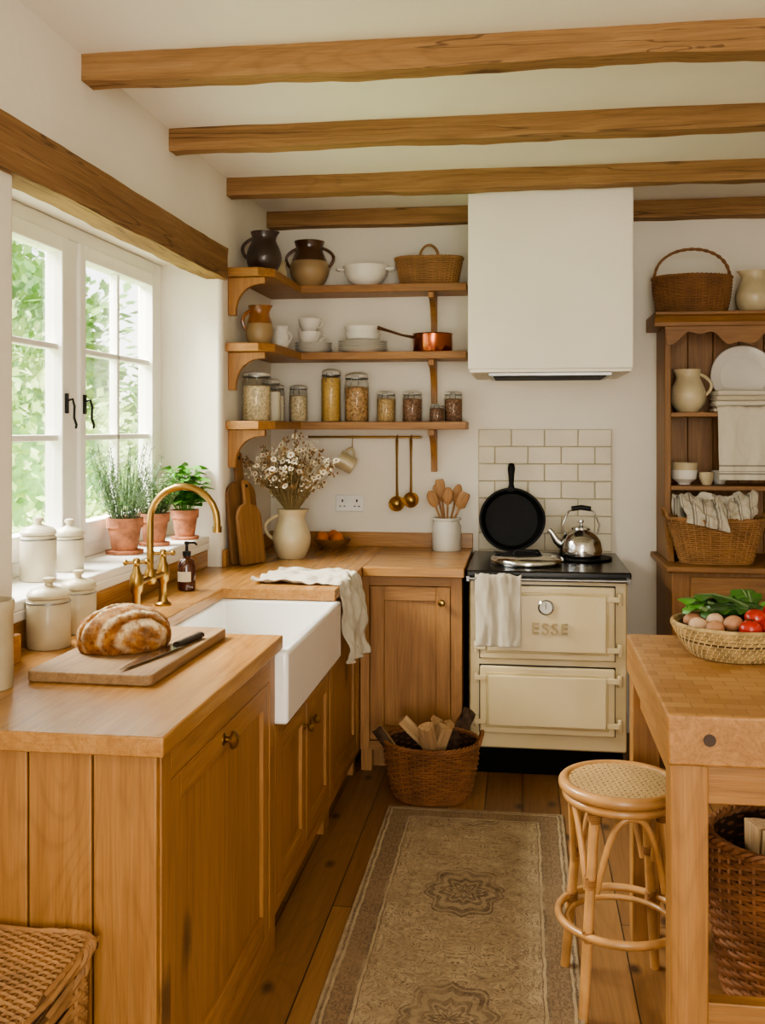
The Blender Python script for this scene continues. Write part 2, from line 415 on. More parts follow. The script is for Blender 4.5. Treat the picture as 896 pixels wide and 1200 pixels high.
def rough_beam(x0,x1,y0,y1,z0,z1,axis,seed,amp=.0085):
    mb=MB();L=90;nv=16
    a0,a1=(x0,x1) if axis=='X' else (y0,y1)
    b0,b1=(y0,y1) if axis=='X' else (x0,x1)
    prof=[]
    for i in range(4): prof.append((b0+(b1-b0)*i/4,z0))
    for i in range(4): prof.append((b1,z0+(z1-z0)*i/4))
    for i in range(4): prof.append((b1-(b1-b0)*i/4,z1))
    for i in range(4): prof.append((b0,z1-(z1-z0)*i/4))
    V=[];F=[]
    for k in range(L+1):
        a=a0+(a1-a0)*k/L
        for b,z in prof:
            q=noise.noise_vector(Vector((a*2.2+seed*7,b*5,z*5)))
            q2=noise.noise_vector(Vector((a*11+seed*3,b*14,z*14)))
            db=q.x*amp*1.5+q2.x*amp*.55; dz=(q.y*amp*1.7+q2.y*amp*.55) if z<z1-.001 else 0
            V.append((a,b+db,z+dz) if axis=='X' else (b+db,a,z+dz))
    for k in range(L):
        for j in range(nv):
            F.append((k*nv+j,k*nv+(j+1)%nv,(k+1)*nv+(j+1)%nv,(k+1)*nv+j))
    F.append(tuple(range(nv)));F.append(tuple(range(L*nv,(L+1)*nv)))
    mb.add(V,F,0,True);return mb
for i,(a,b) in enumerate([(2.86,2.94),(3.61,3.69),(4.35,4.43),(5.06,5.145)]):
    if i<3:
        O('ceiling_beam',rough_beam(WX-.01,2.1,a,b,2.560,CE+.005,'X',i+1),beamX,label='rough oak ceiling beam running across the white ceiling',cat='beam',group='oak ceiling beams')
    else:
        O('ceiling_beam',rough_beam(WX-.01,-.245,a,b,2.563,CE+.005,'X',9,.005),beamX,label='rough oak ceiling beam against the far wall beside the hood',cat='beam',group='oak ceiling beams')
        O('ceiling_beam',rough_beam(.485,2.1,a,b,2.563,CE+.005,'X',12,.005),beamX,label='rough oak ceiling beam against the far wall above the dresser',cat='beam',group='oak ceiling beams')
O('window_lintel',rough_beam(-1.38,-1.288,2.0,4.30,2.178,2.318,'Y',5,.006),beamY,label='rough-hewn oak lintel beam above the window',cat='beam')

# ------------------------------------------------------------ window
W=thing('window_1','white painted casement window with small panes','window',(-1.6,3.4,1.05),kind='structure')
mb=MB();X0,X1=-1.66,-1.585
mb.box(X0,X1,W0+.001,W0+.10,1.051,2.243);mb.box(X0,X1,4.20,4.279,1.051,2.243);mb.box(X0,X1,W0+.10,4.20,1.051,1.10);mb.box(X0,X1,W0+.10,4.20,2.19,2.243);mb.box(X0,X1,3.345,3.425,1.10,2.19)
O('frame',mb,white,W,world=True,bevel=.004)
def casement(y0,y1):
    mb=MB();a,b=-1.64,-1.575;s=.05
    mb.box(a,b,y0,y0+s,1.10,2.19);mb.box(a,b,y1-s,y1,1.10,2.19)
    mb.box(a,b,y0+s,y1-s,1.10,1.18);mb.box(a,b,y0+s,y1-s,2.135,2.19)
    yc=(y0+y1)/2
    mb.box(-1.625,-1.59,yc-.011,yc+.011,1.18,2.135)
    for z in (1.49,1.805): mb.box(-1.625,-1.59,y0+s,y1-s,z-.011,z+.011)
    c=O('casement',mb,white,W,world=True,bevel=.004)
    g=MB();g.box(-1.61,-1.606,y0+s-.005,y1-s+.005,1.175,2.14);O('glass_pane',g,glass,c)
    return c
ca=casement(W0+.105,3.34);cb_=casement(3.43,4.195)
for par,yy,sg in ((ca,3.315,1),(cb_,3.46,1)):
    h=MB();h.box(-1.575,-1.568,yy-.009,yy+.009,1.575,1.645)
    h.tube([(-1.57,yy,1.62),(-1.55,yy,1.625),(-1.545,yy+.003*sg,1.60),(-1.548,yy+.006*sg,1.56),(-1.542,yy+.012*sg,1.535),(-1.548,yy+.02*sg,1.525)],.0045,8)
    O('handle',h,blackM,par,label='black iron window handle')

# ------------------------------------------------------------ garden
mb=MB();mb.box(-14,-1.72,-2,22,-.4,-.3);O('lawn',mb,grassM,label='sunlit lawn outside the window',cat='lawn',kind='stuff')
mb=MB()
def shrub(c,r,n,size,mi):
    rnd=random.Random(int(c[0]*100+c[1]*31))
    mb.ell(c,r[0]*.8,r[1]*.8,r[2]*.82,24,14,2,fn=lambda q:1+.25*noise.noise(q*3+Vector(c)))
    for i in range(n):
        d=Vector((rnd.gauss(0,1),rnd.gauss(0,1),rnd.gauss(0,1))).normalized()
        k=rnd.uniform(.72,1.12)*(1+.25*noise.noise(d*3+Vector(c)))
        p=Vector((c[0]+d.x*r[0]*k,c[1]+d.y*r[1]*k,c[2]+d.z*r[2]*k))
        dd=(d+Vector((rnd.uniform(-1,1),rnd.uniform(-1,1),rnd.uniform(-.8,.6)))).normalized()
        L=size*rnd.uniform(.6,1.3);sd=dd.cross(Vector((rnd.uniform(-1,1),rnd.uniform(-1,1),1))).normalized()*L*.32
        mb.add([p,p+dd*L*.5+sd,p+dd*L,p+dd*L*.5-sd],[(0,1,2,3)],mi,True)
shrub((-3.6,7.2,.6),(1.0,1.3,1.1),5000,.10,0)
shrub((-3.0,9.8,1.0),(.9,1.4,1.2),4000,.12,1)
shrub((-5.8,9.6,1.2),(1.3,1.8,1.6),6000,.14,0)
shrub((-7.6,13.5,1.9),(2.0,2.2,2.5),5000,.2,1)
shrub((-3.9,14,1.1),(1.3,1.5,1.6),2600,.18,0)
shrub((-2.7,5.6,.2),(.5,.6,.9),2000,.08,0)
mb.v=[(x,y,max(z,-.298)) for x,y,z in mb.v]
O('garden_shrubbery',mb,[fol1,fol2,hedgeM],label='sunlit leafy green shrubs in the garden outside the window',cat='shrubs',kind='stuff',recalc=False)
mb=MB();mb.box(-3.4,-1.9,11.8,12.2,-.298,2.9);O('garden_wall',mb,stoneM,label='pale stone garden wall outside the window',cat='wall')

# ------------------------------------------------------------ cabinets
BZ=.873
def ub(mb,orient,plane,u0,u1,v0,v1,w0,w1,mi=0):
    if orient=='L': mb.box(plane+w0,plane+w1,u0,u1,v0,v1,mi)
    else: mb.box(u0,u1,plane-w1,plane-w0,v0,v1,mi)
def knob(par,orient,plane,u,v,mt=brass,r=.015):
    mb=MB()
    if orient=='L': mb.M=Matrix.Translation((plane,u,v))@Matrix.Rotation(pi/2,4,'Y')
    else: mb.M=Matrix.Translation((u,plane,v))@Matrix.Rotation(pi/2,4,'X')
    mb.lathe([(.0001,-.002),(r*.75,-.002),(r*.75,.003),(r*.35,.006),(r*.35,.014),(r,.02),(r*1.05,.027),(r*.7,.034),(.0001,.036)],16)
    O('knob',mb,mt,par)
def cabinet(label,orient,plane,u0,u1,z0,z1,depth,doors,feet=False):
    mats=[oakZ,oakY if orient=='L' else oakX]
    loc=(plane,(u0+u1)/2,0) if orient=='L' else ((u0+u1)/2,plane,0)
    T=thing('base_cabinet',label,'cabinet',loc)
    mb=MB();ub(mb,orient,plane,u0,u1,z0,z1,-depth,-.022);
    if feet:
        for u in (u0,u1-.05): ub(mb,orient,plane,u,u+.05,0,z0,-.07,-.022)
        ub(mb,orient,plane,u0,u1,0,z0,-depth,-.09)
    O('body',mb,mats[0],T,world=True,bevel=.002)
    mb=MB();us=sorted(doors,key=lambda d:d[0])
    edges=[u0]+[x for d in us for x in (d[0],d[1])]+[u1]
    for i in range(0,len(edges),2): ub(mb,orient,plane,edges[i],edges[i+1],z0,z1,-.022,0)
    for d in us:
        ub(mb,orient,plane,d[0],d[1],z0,d[2],-.022,0,1);ub(mb,orient,plane,d[0],d[1],d[3],z1,-.022,0,1)
    O('face_frame',mb,mats,T,world=True,bevel=.0015)
    for (a,b,c,d,hd) in us:
        g=.004;a+=g;b-=g;c+=g;d-=g;w=.062 if b-a>.25 else .05
        mb=MB()
        ub(mb,orient,plane,a,a+w,c,d,-.021,-.002);ub(mb,orient,plane,b-w,b,c,d,-.021,-.002)
        ub(mb,orient,plane,a+w,b-w,d-w,d,-.021,-.002,1);ub(mb,orient,plane,a+w,b-w,c,c+w,-.021,-.002,1)
        ub(mb,orient,plane,a+w,b-w,c+w,d-w,-.021,-.013)
        D=O('door',mb,mats,T,world=True,bevel=.002)
        if hd: knob(D,orient,plane-.002*(1 if orient=='L' else -1),hd[1],hd[2],r=.021 if hd[0]=='big' else .015)
    return T
PX=-.715
P=cabinet('oak end cabinet with shaker door and plank-clad side','L',PX,1.93,2.86,0,BZ,.59,[(1.985,2.80,.09,.80,('big',2.36,.768))])
mb=MB();x=-1.308
for xe in (-1.27,-1.13,-.99,-.853,-.717):
    mb.box(x+.002,xe-.002,1.912,1.931,0,BZ); x=xe
O('plank_end_panel',mb,oakZ,P,world=True,bevel=.003)
cabinet('oak sink cabinet with two shaker doors and brass knobs','L',PX,2.862,3.748,.10,.652,.60,[(2.90,3.30,.14,.615,('knob',3.262,.535)),(3.312,3.71,.14,.615,('knob',3.35,.535))],feet=True)
cabinet('oak base cabinet between sink and corner with shaker door','L',PX,3.75,4.398,.10,BZ,.59,[(3.79,4.33,.14,.83,None)],feet=True)
cabinet('oak corner cabinet with shaker door beside the range cooker','B',4.40,-.713,-.262,.10,BZ,.70,[(-.672,-.31,.14,.83,('knob',-.35,.76))],feet=True)

# worktop
Wt=thing('worktop','continuous oiled oak worktop around the sink and corner','worktop',(-1.0,3.5,BZ))
mb=MB();wa,wb=-1.308,-1.388
mb.prism([(wa,1.89),(-.697,1.89),(-.697,2.885),(-1.13,2.885),(-1.13,3.715),(-.697,3.715),(-.697,4.36),(-.697,5.148),(wa,5.148),(wa,4.278),(wb,4.278),(wb,W0+.002),(wa,W0+.002)],BZ+.001,.915,'z',0)
O('worktop_board',mb,topY,Wt,world=True,bevel=.004,segs=3)
mb=MB();mb.box(-.696,-.25,4.36,5.148,BZ+.001,.915);O('worktop_board',mb,topX,Wt,world=True,bevel=.004,segs=3)
mb=MB();mb.box(-1.389,-1.372,W0+.003,4.277,.914,.988);O('upstand',mb,topY,Wt,world=True,bevel=.003)
mb=MB();mb.box(-1.309,-1.292,4.28,5.131,.914,.988);O('upstand',mb,topY,Wt,world=True,bevel=.003)
mb=MB();mb.box(-1.309,-1.292,1.93,W0,.914,.988);O('upstand',mb,topY,Wt,world=True,bevel=.003)
mb=MB();mb.box(-1.309,-.25,5.131,5.149,.914,.988);O('upstand',mb,topX,Wt,world=True,bevel=.003)

# sink
mb=MB()
o=(-1.16,-.678,2.865,3.740,.655,.872);t=.028
ox0,ox1,oy0,oy1,z0,z1=o;ix0,ix1,iy0,iy1=ox0+t,ox1-t,oy0+t,oy1-t;zb_=.69
V=[(ox0,oy0,z0),(ox1,oy0,z0),(ox1,oy1,z0),(ox0,oy1,z0),(ox0,oy0,z1),(ox1,oy0,z1),(ox1,oy1,z1),(ox0,oy1,z1),
(ix0,iy0,z1),(ix1,iy0,z1),(ix1,iy1,z1),(ix0,iy1,z1),(ix0+.01,iy0+.01,zb_),(ix1-.01,iy0+.01,zb_),(ix1-.01,iy1-.01,zb_),(ix0+.01,iy1-.01,zb_)]
F=[(0,1,2,3),(0,1,5,4),(1,2,6,5),(2,3,7,6),(3,0,4,7),(4,5,9,8),(5,6,10,9),(6,7,11,10),(7,4,8,11),(8,9,13,12),(9,10,14,13),(10,11,15,14),(11,8,12,15),(12,13,14,15)]
mb.add(V,F,0,False)
S=thing('belfast_sink','white fireclay apron-front sink set into the worktop','sink',(-.92,3.3,.655))
O('basin',mb,fire,S,world=True,bevel=.012,segs=4)
mb=MB();mb.lathe([(.0001,.692),(.045,.692),(.045,.695),(.03,.696),(.028,.693),(.0001,.693)],24,c=(-.93,3.3,0));O('drain',mb,chrome,S,world=True)

# faucet
T=thing('bridge_tap','aged brass bridge mixer tap with cross handles behind the sink','tap',(-1.225,3.20,.9155))
mb=MB()
for y in (-.12,.12):
    mb.lathe([(.028,0),(.028,.006),(.018,.012),(.013,.03),(.013,.075),(.02,.085),(.022,.11),(.02,.135),(.012,.15),(.010,.17)],20,c=(0,y,0))
mb.cyl((0,-.12,.11),(0,.12,.11),.011)
mb.lathe([(.014,.09),(.02,.1),(.02,.125),(.014,.14)],20)
O('bridge_body',mb,brass,T)
mb=MB();path=[(0,0,.12),(0,0,.2),(0,0,.30)]
for i in range(1,13):
    a=pi*i/12;path.append((.115-.115*cos(a),0,.30+.115*sin(a)))
path.append((.23,0,.275));mb.tube(path,.0115,14);mb.cyl((.23,0,.285),(.23,0,.265),.015)
O('spout',mb,brass,T)
for y in (-.12,.12):
    mb=MB()
    for a in (0,pi/2):
        c,s_=cos(a+.4)*.034,sin(a+.4)*.034
        mb.cyl((-c,y-s_,.178),(c,y+s_,.178),.0055,10)
        for q in (-1,1): mb.ell((q*c,y+q*s_,.178),.009,.009,.009,10,8)
    mb.lathe([(.010,.165),(.012,.178),(.010,.19),(.0001,.194)],14,c=(0,y,0))
    O('cross_handle',mb,brass,T)

# soap bottle
T=thing('soap_bottle','amber glass pump bottle of soap with a pale label','soap bottle',(-1.25,3.64,.9155))
mb=MB();mb.lathe([(.030,0),(.034,.004),(.034,.095),(.028,.112),(.014,.12),(.014,.13)],24);O('bottle',mb,amber,T)
mb=MB()
V=[];F=[]
for i in range(13):
    a=-pi*.80+pi*.55*i/12
    for z in (.035,.072): V.append((.0352*cos(a),.0352*sin(a),z))
for i in range(12): F.append((2*i,2*i+2,2*i+3,2*i+1))
mb.add(V,F,0,True);O('paper_label',mb,labelM,T,recalc=False)
mb=MB();mb.lathe([(.015,.128),(.016,.145),(.006,.148),(.005,.17),(.009,.172),(.009,.182),(.0001,.184)],16);mb.tube([(0,0,.178),(.03,0,.178),(.04,0,.17)],.004,8);O('pump',mb,blackM,T)

# ------------------------------------------------------------ stove
sx0,sx1,sy=-.234,.448,4.43
T=thing('range_cooker','cream enamel cast-iron range cooker with black hob','cooker',((sx0+sx1)/2,4.76,0))
RC=T
mb=MB();mb.box(sx0,sx1,sy+.02,5.10,.115,.865);O('body',mb,stoveM,T,world=True,bevel=.012,segs=3)
mb=MB();mb.box(sx0+.015,sx1-.015,sy+.045,5.09,0,.115);O('plinth',mb,plinthM,T,world=True)
mb=MB();mb.box(sx0-.012,sx0-.002,sy+.05,5.09,0,.865);O('gap_shade_strip',mb,plinthM,T,world=True)  # black strip stands in for the shade in the gap beside the cooker
mb=MB();mb.box(sx0-.012,sx1+.014,sy-.03,5.11,.866,.904);O('hob',mb,black,T,world=True,bevel=.008,segs=3)
mb=MB();mb.box(sx0+.005,sx1-.005,sy,sy+.022,.125,.86);O('front_plate',mb,stoveM,T,world=True,bevel=.006,segs=3)
def sdoor(z0,z1):
    a,b=sx0+.05,sx1-.055
    mb=MB();mb.box(a-.004,b+.004,sy-.004,sy-.001,z0-.004,z1+.004);gap_mb=mb
    mb=MB();mb.box(a,b,sy-.026,sy-.004,z0,z1);D=O('door',mb,stoveM,T,world=True,bevel=.007,segs=4)
    O('door_gap_shade',gap_mb,blackM,D)  # black plate draws the shaded gap line around the door
    mb=MB()
    q=.026;mb.box(a+q,b-q,sy-.030,sy-.025,z0+q,z1-q)
    O('moulding',mb,emb,D,bevel=.003,segs=3)
    mb=MB();q=.036;mb.box(a+q,b-q,sy-.040,sy-.029,z0+q,z1-q);O('raised_panel',mb,stoveM,D,bevel=.008,segs=4)
    for z in (z0+.05,z1-.05):
        mb=MB();mb.cyl((b+.022,sy-.017,z-.026),(b+.022,sy-.017,z+.026),.012,14);mb.box(b-.035,b+.02,sy-.034,sy-.022,z-.012,z+.012)
        O('hinge',mb,stoveM,D,bevel=.002)
        mb=MB();mb.box(a-.025,a+.025,sy-.036,sy-.022,z-.010,z+.010);mb.cyl((a-.016,sy-.018,z-.024),(a-.016,sy-.018,z+.024),.010,12)
        O('latch',mb,stoveM,D,bevel=.002)
    return D
D1=sdoor(.52,.838);sdoor(.195,.487)
mb=MB();mb.M=Matrix.Translation((.10,sy-.040,.752))@Matrix.Rotation(pi/2,4,'X')
mb.lathe([(.034,0),(.034,.008),(.029,.012),(.027,.008),(.0001,.008)],28);O('temperature_gauge',mb,[chrome],D1)
mb=MB();mb.M=Matrix.Translation((.10,sy-.0485,.752))@Matrix.Rotation(pi/2,4,'X')
mb.lathe([(.0265,0),(.0265,.001),(.0001,.001)],28);mb.M=None;mb.box(.099,.101,sy-.0505,sy-.0494,.744,.772,1);O('gauge_face',mb,[greyst,black],D1)
cu=bpy.data.curves.new('txt','FONT');cu.body='ESSE';cu.size=.070;cu.extrude=.007;cu.bevel_depth=.0016;cu.offset=-.0012;cu.align_x='CENTER';cu.align_y='CENTER';cu.space_character=1.22
to=bpy.data.objects.new('t',cu);COL.objects.link(to);bpy.context.view_layer.update()
me=bpy.data.meshes.new_from_object(to.evaluated_get(bpy.context.evaluated_depsgraph_get()))
bpy.data.objects.remove(to)
lo=bpy.data.objects.new('lettering',me);me.materials.clear();me.materials.append(letM);COL.objects.link(lo)
lo.parent=D1;lo.location=(.116,sy-.045,.657);lo.rotation_euler=(pi/2,0,0);lo['label']='raised cream-bronze lettering'
mb=MB();mb.cyl((sx0+.0,sy-.06,.872),(sx1+.0,sy-.06,.872),.008,12)
for x in (sx0+.0,sx1+.0): mb.box(x-.008,x+.008,sy-.07,sy+.0,.860,.884)
O('towel_rail',mb,steel,T,world=True,bevel=.002)
mb=MB();mb.lathe([(.165,0),(.168,.006),(.168,.022),(.16,.032),(.11,.042),(.05,.047),(.0001,.048)],48,c=(.02,4.66,.9045));HL=O('hotplate_lid',mb,chrome,RC,world=True,label='polished steel round lid')
mb=MB();mb.tube([(-.04,4.64,.947),(-.03,4.63,.966),(.07,4.63,.966),(.08,4.64,.947)],.006,10);O('handle',mb,blackM,HL)
mb=MB();mb.lathe([(.14,0),(.145,.004),(.145,.010),(.13,.012),(.0001,.012)],40,c=(.275,4.85,.9045));O('hotplate',mb,iron,RC,world=True)
# kettle
T=thing('kettle','polished steel stovetop kettle with a black-gripped handle','kettle',(.275,4.84,.918))
mb=MB();mb.lathe([(.088,0),(.1,.008),(.103,.03),(.095,.075),(.075,.11),(.045,.128),(.043,.13)],36);O('body',mb,chrome,T)
mb=MB();mb.lathe([(.046,.129),(.044,.137),(.02,.145),(.007,.148),(.007,.156),(.013,.162),(.011,.172),(.0001,.175)],24);O('lid',mb,chrome,T)
mb=MB();mb.tube([(-.075,0,.045),(-.115,0,.075),(-.135,0,.11),(-.15,0,.125)],[.026,.018,.013,.012],14);O('spout',mb,chrome,T)
mb=MB();mb.tube([(-.075,0,.10),(-.085,0,.15),(-.06,0,.21),(-.035,0,.228),(.035,0,.228),(.06,0,.21),(.085,0,.15),(.075,0,.10)],.005,8)
mb.tube([(-.045,0,.225),(0,0,.232),(.045,0,.225)],.012,12,mi=1);O('handle',mb,[chrome,blackM],T)
# skillet
T=thing('skillet','black cast-iron skillet standing upright against the tiles','frying pan',(-.055,5.07,.906),rot=(radians(84),0,0))
mb=MB();mb.M=Matrix.Translation((0,.160,0))
mb.lathe([(.0001,0),(.125,0),(.137,.006),(.155,.045),(.159,.047),(.159,.054),(.148,.054),(.130,.012),(.0001,.008)],56,spout=(0,.010,.02,.054));mb.lathe([(.120,.0095),(.122,.0115),(.124,.0105)],48);mb.M=None
O('pan',mb,iron,T)
mb=MB();mb.tube([(0,.300,.040),(0,.335,.044),(0,.38,.045),(0,.415,.045),(0,.435,.045),(0,.442,.045)],[.024,.013,.016,.021,.017,.008],14,flat=.9)
mb.v=[(x,y,.043+(z-.043)*.55) for x,y,z in mb.v]
O('handle',mb,[iron,blackM],T)

# splashback
T=thing('tile_splashback','cream glazed brick-bond tiles behind the cooker','tiles',(.11,5.14,.9))
mb=MB();mb.box(-.222,.442,5.138,5.149,0,1.52);O('grout_bed',mb,grout,T,world=True)
mb=MB()
for r_ in range(8):
    z=1.52-(r_+1)*.0875
    xs=[-.222+.166*i for i in range(5)] if r_%2==0 else [-.222,-.139,.027,.193,.359,.442]
    for a,b in zip(xs[:-1],xs[1:]): mb.box(a+.0018,b-.0018,5.1315+random.uniform(-.0012,.0012),5.139,z+.0018,z+.0857)
O('tile_face',mb,tileM,T,world=True,bevel=.0025)
# hood
T=thing('extractor_hood','boxy white plastered extractor hood above the cooker','extractor hood',(.118,4.8,1.78))
mb=MB();mb.box(-.24,.478,4.47,5.149,1.785,CE-.001);O('chimney_breast',mb,hoodM,T,world=True,bevel=.008,segs=3)
mb=MB();mb.box(-.232,.47,4.478,5.148,1.772,1.786);O('bottom_lip',mb,hoodM,T,world=True,bevel=.003)
mb=MB();mb.box(-.15,.39,4.52,4.95,1.758,1.773)
for i in range(11): mb.box(-.13,.37,4.55+i*.035,4.565+i*.035,1.755,1.758,1)
O('filter_panel',mb,[steel,blackM],T,world=True,bevel=.002)

# socket
T=thing('wall_socket','white double electrical socket on the plaster','socket',(-.888,5.149,1.136))
mb=MB();mb.box(-.075,.075,-.01,0,-.043,.043);O('plate',mb,plastic,T,bevel=.004)
for x in (-.038,.038):
    mb=MB();mb.box(x-.004,x+.004,-.0115,-.0095,.006,.02);mb.box(x-.016,x-.006,-.0115,-.0095,-.018,-.013);mb.box(x+.006,x+.016,-.0115,-.0095,-.018,-.013)
    O('socket_outlet',mb,blackM,T)

# ------------------------------------------------------------ shelves
for zt,lab in ((2.24,'top'),(1.905,'middle'),(1.557,'bottom')):
    T=thing('wall_shelf','oak L-shaped %s wall shelf on curved brackets'%lab,'shelf',(-.8,5.05,zt-.038),group='oak corner shelves')
    w=WX+.001
    mb=MB();mb.prism([(w,4.33),(w+.15,4.33),(-1.10,4.40),(-1.10,4.93),(-.272,4.93),(-.272,5.149),(w,5.149)],zt-.038,zt,'z')
    O('board',mb,oakX,T,world=True,bevel=.003)
    def prof(d,h):
        p=[(0,0),(d,0),(d,-.03)]
        for i in range(9):
            a=pi/2*i/8;p.append((d-.02-(d-.055)*sin(a),-.03-(h-.03-.02)*(1-cos(a))))
        p+=[(.035,-h),(0,-h)];return p
    z=zt-.039
    mb=MB();mb.prism([(5.149-a,z+b) for a,b in prof(.20,.215)],-.462,-.432,'x');O('bracket',mb,oakZ,T,world=True,bevel=.003)
    mb=MB();mb.prism([(w+a,z+b) for a,b in prof(.17,.17)],4.37,4.40,'y');O('bracket',mb,oakZ,T,world=True,bevel=.003)
T=thing('hanging_rail','slim brass utensil rail under the lowest shelf','rail',(-.8,5.09,1.48))
mb=MB();mb.tube([(-.30,.058,0),(-.30,0,0),(.285,0,0),(.285,.058,0)],.006,10)
O('bar',mb,brass,T)
for i,x in enumerate((-.632,-.56)):
    U=thing('ladle','long-handled brass ladle hanging from the rail','ladle',(x,5.075,1.475),group='brass ladles on the rail')
    mb=MB();L=-.30+(.02*i)
    mb.tube([(0,.024,.006),(0,.015,.016),(0,0,.012),(0,-.006,-.015),(0,-.006,-.1),(0,-.004,-.2),(0,0,L)],[.003,.003,.003,.010,.007,.007,.009],8,flat=.8);O('handle',mb,brass,U)
    mb=MB();mb.M=Matrix.Translation((0,-.01,L-.035))@Matrix.Rotation(radians(72),4,'X')
    mb.lathe([(.0001,-.022),(.022,-.018),(.037,0),(.041,.006),(.037,.006),(.021,-.014),(.0001,-.018)],28);O('bowl',mb,brass,U)

def handle_pts(r0,z0,r1,z1,out,ang=0,n=9):
    p=[]
    for i in range(n):
        t=i/(n-1);rr=r0+(r1-r0)*t+out*sin(pi*t)**.8;z=z0+(z1-z0)*t+ .12*out*sin(pi*t)
        p.append((rr*cos(ang),rr*sin(ang),z))
    return p
def jug(name,label,cat,loc,prof,mats,handle=None,spout=None,extra=None,rz=0,group=None,hr=.008):
    T=thing(name,label,cat,loc,rz,group)
    mb=MB();mb.lathe(prof,36,0,spout)
    if len(mats)>1:
        zz=max(p[1] for p in prof)
        for k,f in enumerate(mb.f):
            zc=sum(mb.v[i][2] for i in f)/len(f)
            if zc>zz*.55: mb.m[k]=1
    O('body',mb,mats,T)
    if handle:
        for h in handle if isinstance(handle,list) else [handle]:
            mb=MB();mb.tube(handle_pts(*h),hr,8);O('handle',mb,mats[-1],T)
    return T
def belly(r0,rm,rn,rt,h,th=.006,tm=.4,tn=.82):
    out=[(.0001,0),(r0*.95,0),(r0,.004)]
    K=[(0.004/h,r0),(tm*.5,(r0+rm)/2+(rm-r0)*.25),(tm,rm),((tm+tn)/2,rm*.62+rn*.38),(tn,rn),(1,rt)]
    for i in range(len(K)-1):
        p0=K[max(i-1,0)];p1=K[i];p2=K[i+1];p3=K[min(i+2,len(K)-1)]
        for k in range(1,5):
            t=k/4
            f=lambda a,b,c,d:.5*((2*b)+(-a+c)*t+(2*a-5*b+4*c-d)*t*t+(-a+3*b-3*c+d)*t**3)
            out.append((f(p0[1],p1[1],p2[1],p3[1]),min(h,f(p0[0],p1[0],p2[0],p3[0])*h)))
    inn=[(max(r-th,.0001),z) for r,z in reversed(out[6:])]
    return out+inn+[(.0001,out[6][1])]
# top shelf
jug('jug','dark brown stoneware jug with a side handle on the shelf','jug',(-1.19,4.55,2.24),belly(.05,.082,.055,.062,.195),[darkst],(.05,.165,.075,.07,.035,pi*1.1),(0,.012,.15,.195))
jug('jug','two-tone tan and brown glazed jug on the shelf','jug',(-1.075,5.02,2.24),belly(.06,.1,.068,.078,.235),[tanG,brownG],[(.068,.20,.092,.10,.045,0),(.068,.20,.092,.10,.04,pi)],None)
jug('jar','small cream stoneware pot on the top shelf','pot',(-1.19,4.82,2.24),belly(.035,.045,.035,.04,.10),[cream])
T=jug('tureen','white china two-handled tureen on the top shelf','tureen',(-.785,5.03,2.24),[(.0001,0),(.06,0),(.062,.01),(.09,.03),(.108,.06),(.112,.09),(.118,.097),(.118,.103),(.10,.102),(.08,.04),(.0001,.012)],[china])
for a in (0,pi):
    mb=MB();c=cos(a);mb.tube([(c*.105,-.03,.085),(c*.14,-.025,.09),(c*.15,0,.09),(c*.14,.025,.09),(c*.105,.03,.085)],.007,8)
    O('handle',mb,china,T)
# wicker generator
def wicker(mb,rx,ry,h,flare,rows,stakes,rs,p=2.0,bulge=0,z0=0,mi=0,mid=1,rim=True,seg=4,amp=None):
    n=stakes*seg;amp=amp or rs*.9
    def ring(a,s,off):
        c,sn=cos(a),sin(a);e=2/p
        x=rx*math.copysign(abs(c)**e,c);y=ry*math.copysign(abs(sn)**e,sn)
        L=math.hypot(x,y)
        return (x*s+x/L*off,y*s+y/L*off)
    def sc(t): return 1-flare*(1-t)+bulge*sin(pi*t)
    for i in range(rows):
        t=(i+.5)/rows;pts=[]
        for j in range(n):
            a=2*pi*j/n
            x,y=ring(a,sc(t),amp*cos(stakes*a/2+pi*i))
            pts.append((x,y,z0+h*t))
        mb.tube(pts,rs*(.9+.2*random.random()),5,True,mi)
    for k in range(stakes):
        a=2*pi*k/stakes
        mb.tube([(*ring(a,sc(t),0),z0+h*t) for t in (0,.25,.5,.75,1)],rs*.9,5,False,mi)
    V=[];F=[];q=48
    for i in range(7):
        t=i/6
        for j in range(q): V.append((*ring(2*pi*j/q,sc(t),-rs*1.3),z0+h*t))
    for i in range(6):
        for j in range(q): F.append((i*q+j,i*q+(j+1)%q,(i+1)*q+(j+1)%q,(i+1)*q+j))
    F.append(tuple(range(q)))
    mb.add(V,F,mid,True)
    if rim:
        for ph in (0,2*pi/3,4*pi/3):
            N=stakes*6;pts=[]
            for j in range(N):
                a=2*pi*j/N;w=a*stakes*.5+ph
                x,y=ring(a,sc(1),rs*1.2*cos(w));pts.append((x,y,z0+h+rs*1.2*sin(w)))
            mb.tube(pts,rs*1.15,5,True,mi)
        mb.tube([(*ring(2*pi*j/n,sc(0),rs*.5),z0+rs) for j in range(n)],rs*1.3,5,True,mi)
def hoop(rx,h,z0,r=.007):
    out=[]
    for ph in (0,pi):
        p=[]
        for i in range(41):
            t=i/40;a=pi*t;w=t*50+ph;o=r*.7
            x=-rx*cos(a);z=z0+h*sin(a)**.75
            p.append((x+o*cos(w)*.6,o*sin(w),z+o*cos(w)*.6))
        out.append(p)
    return out
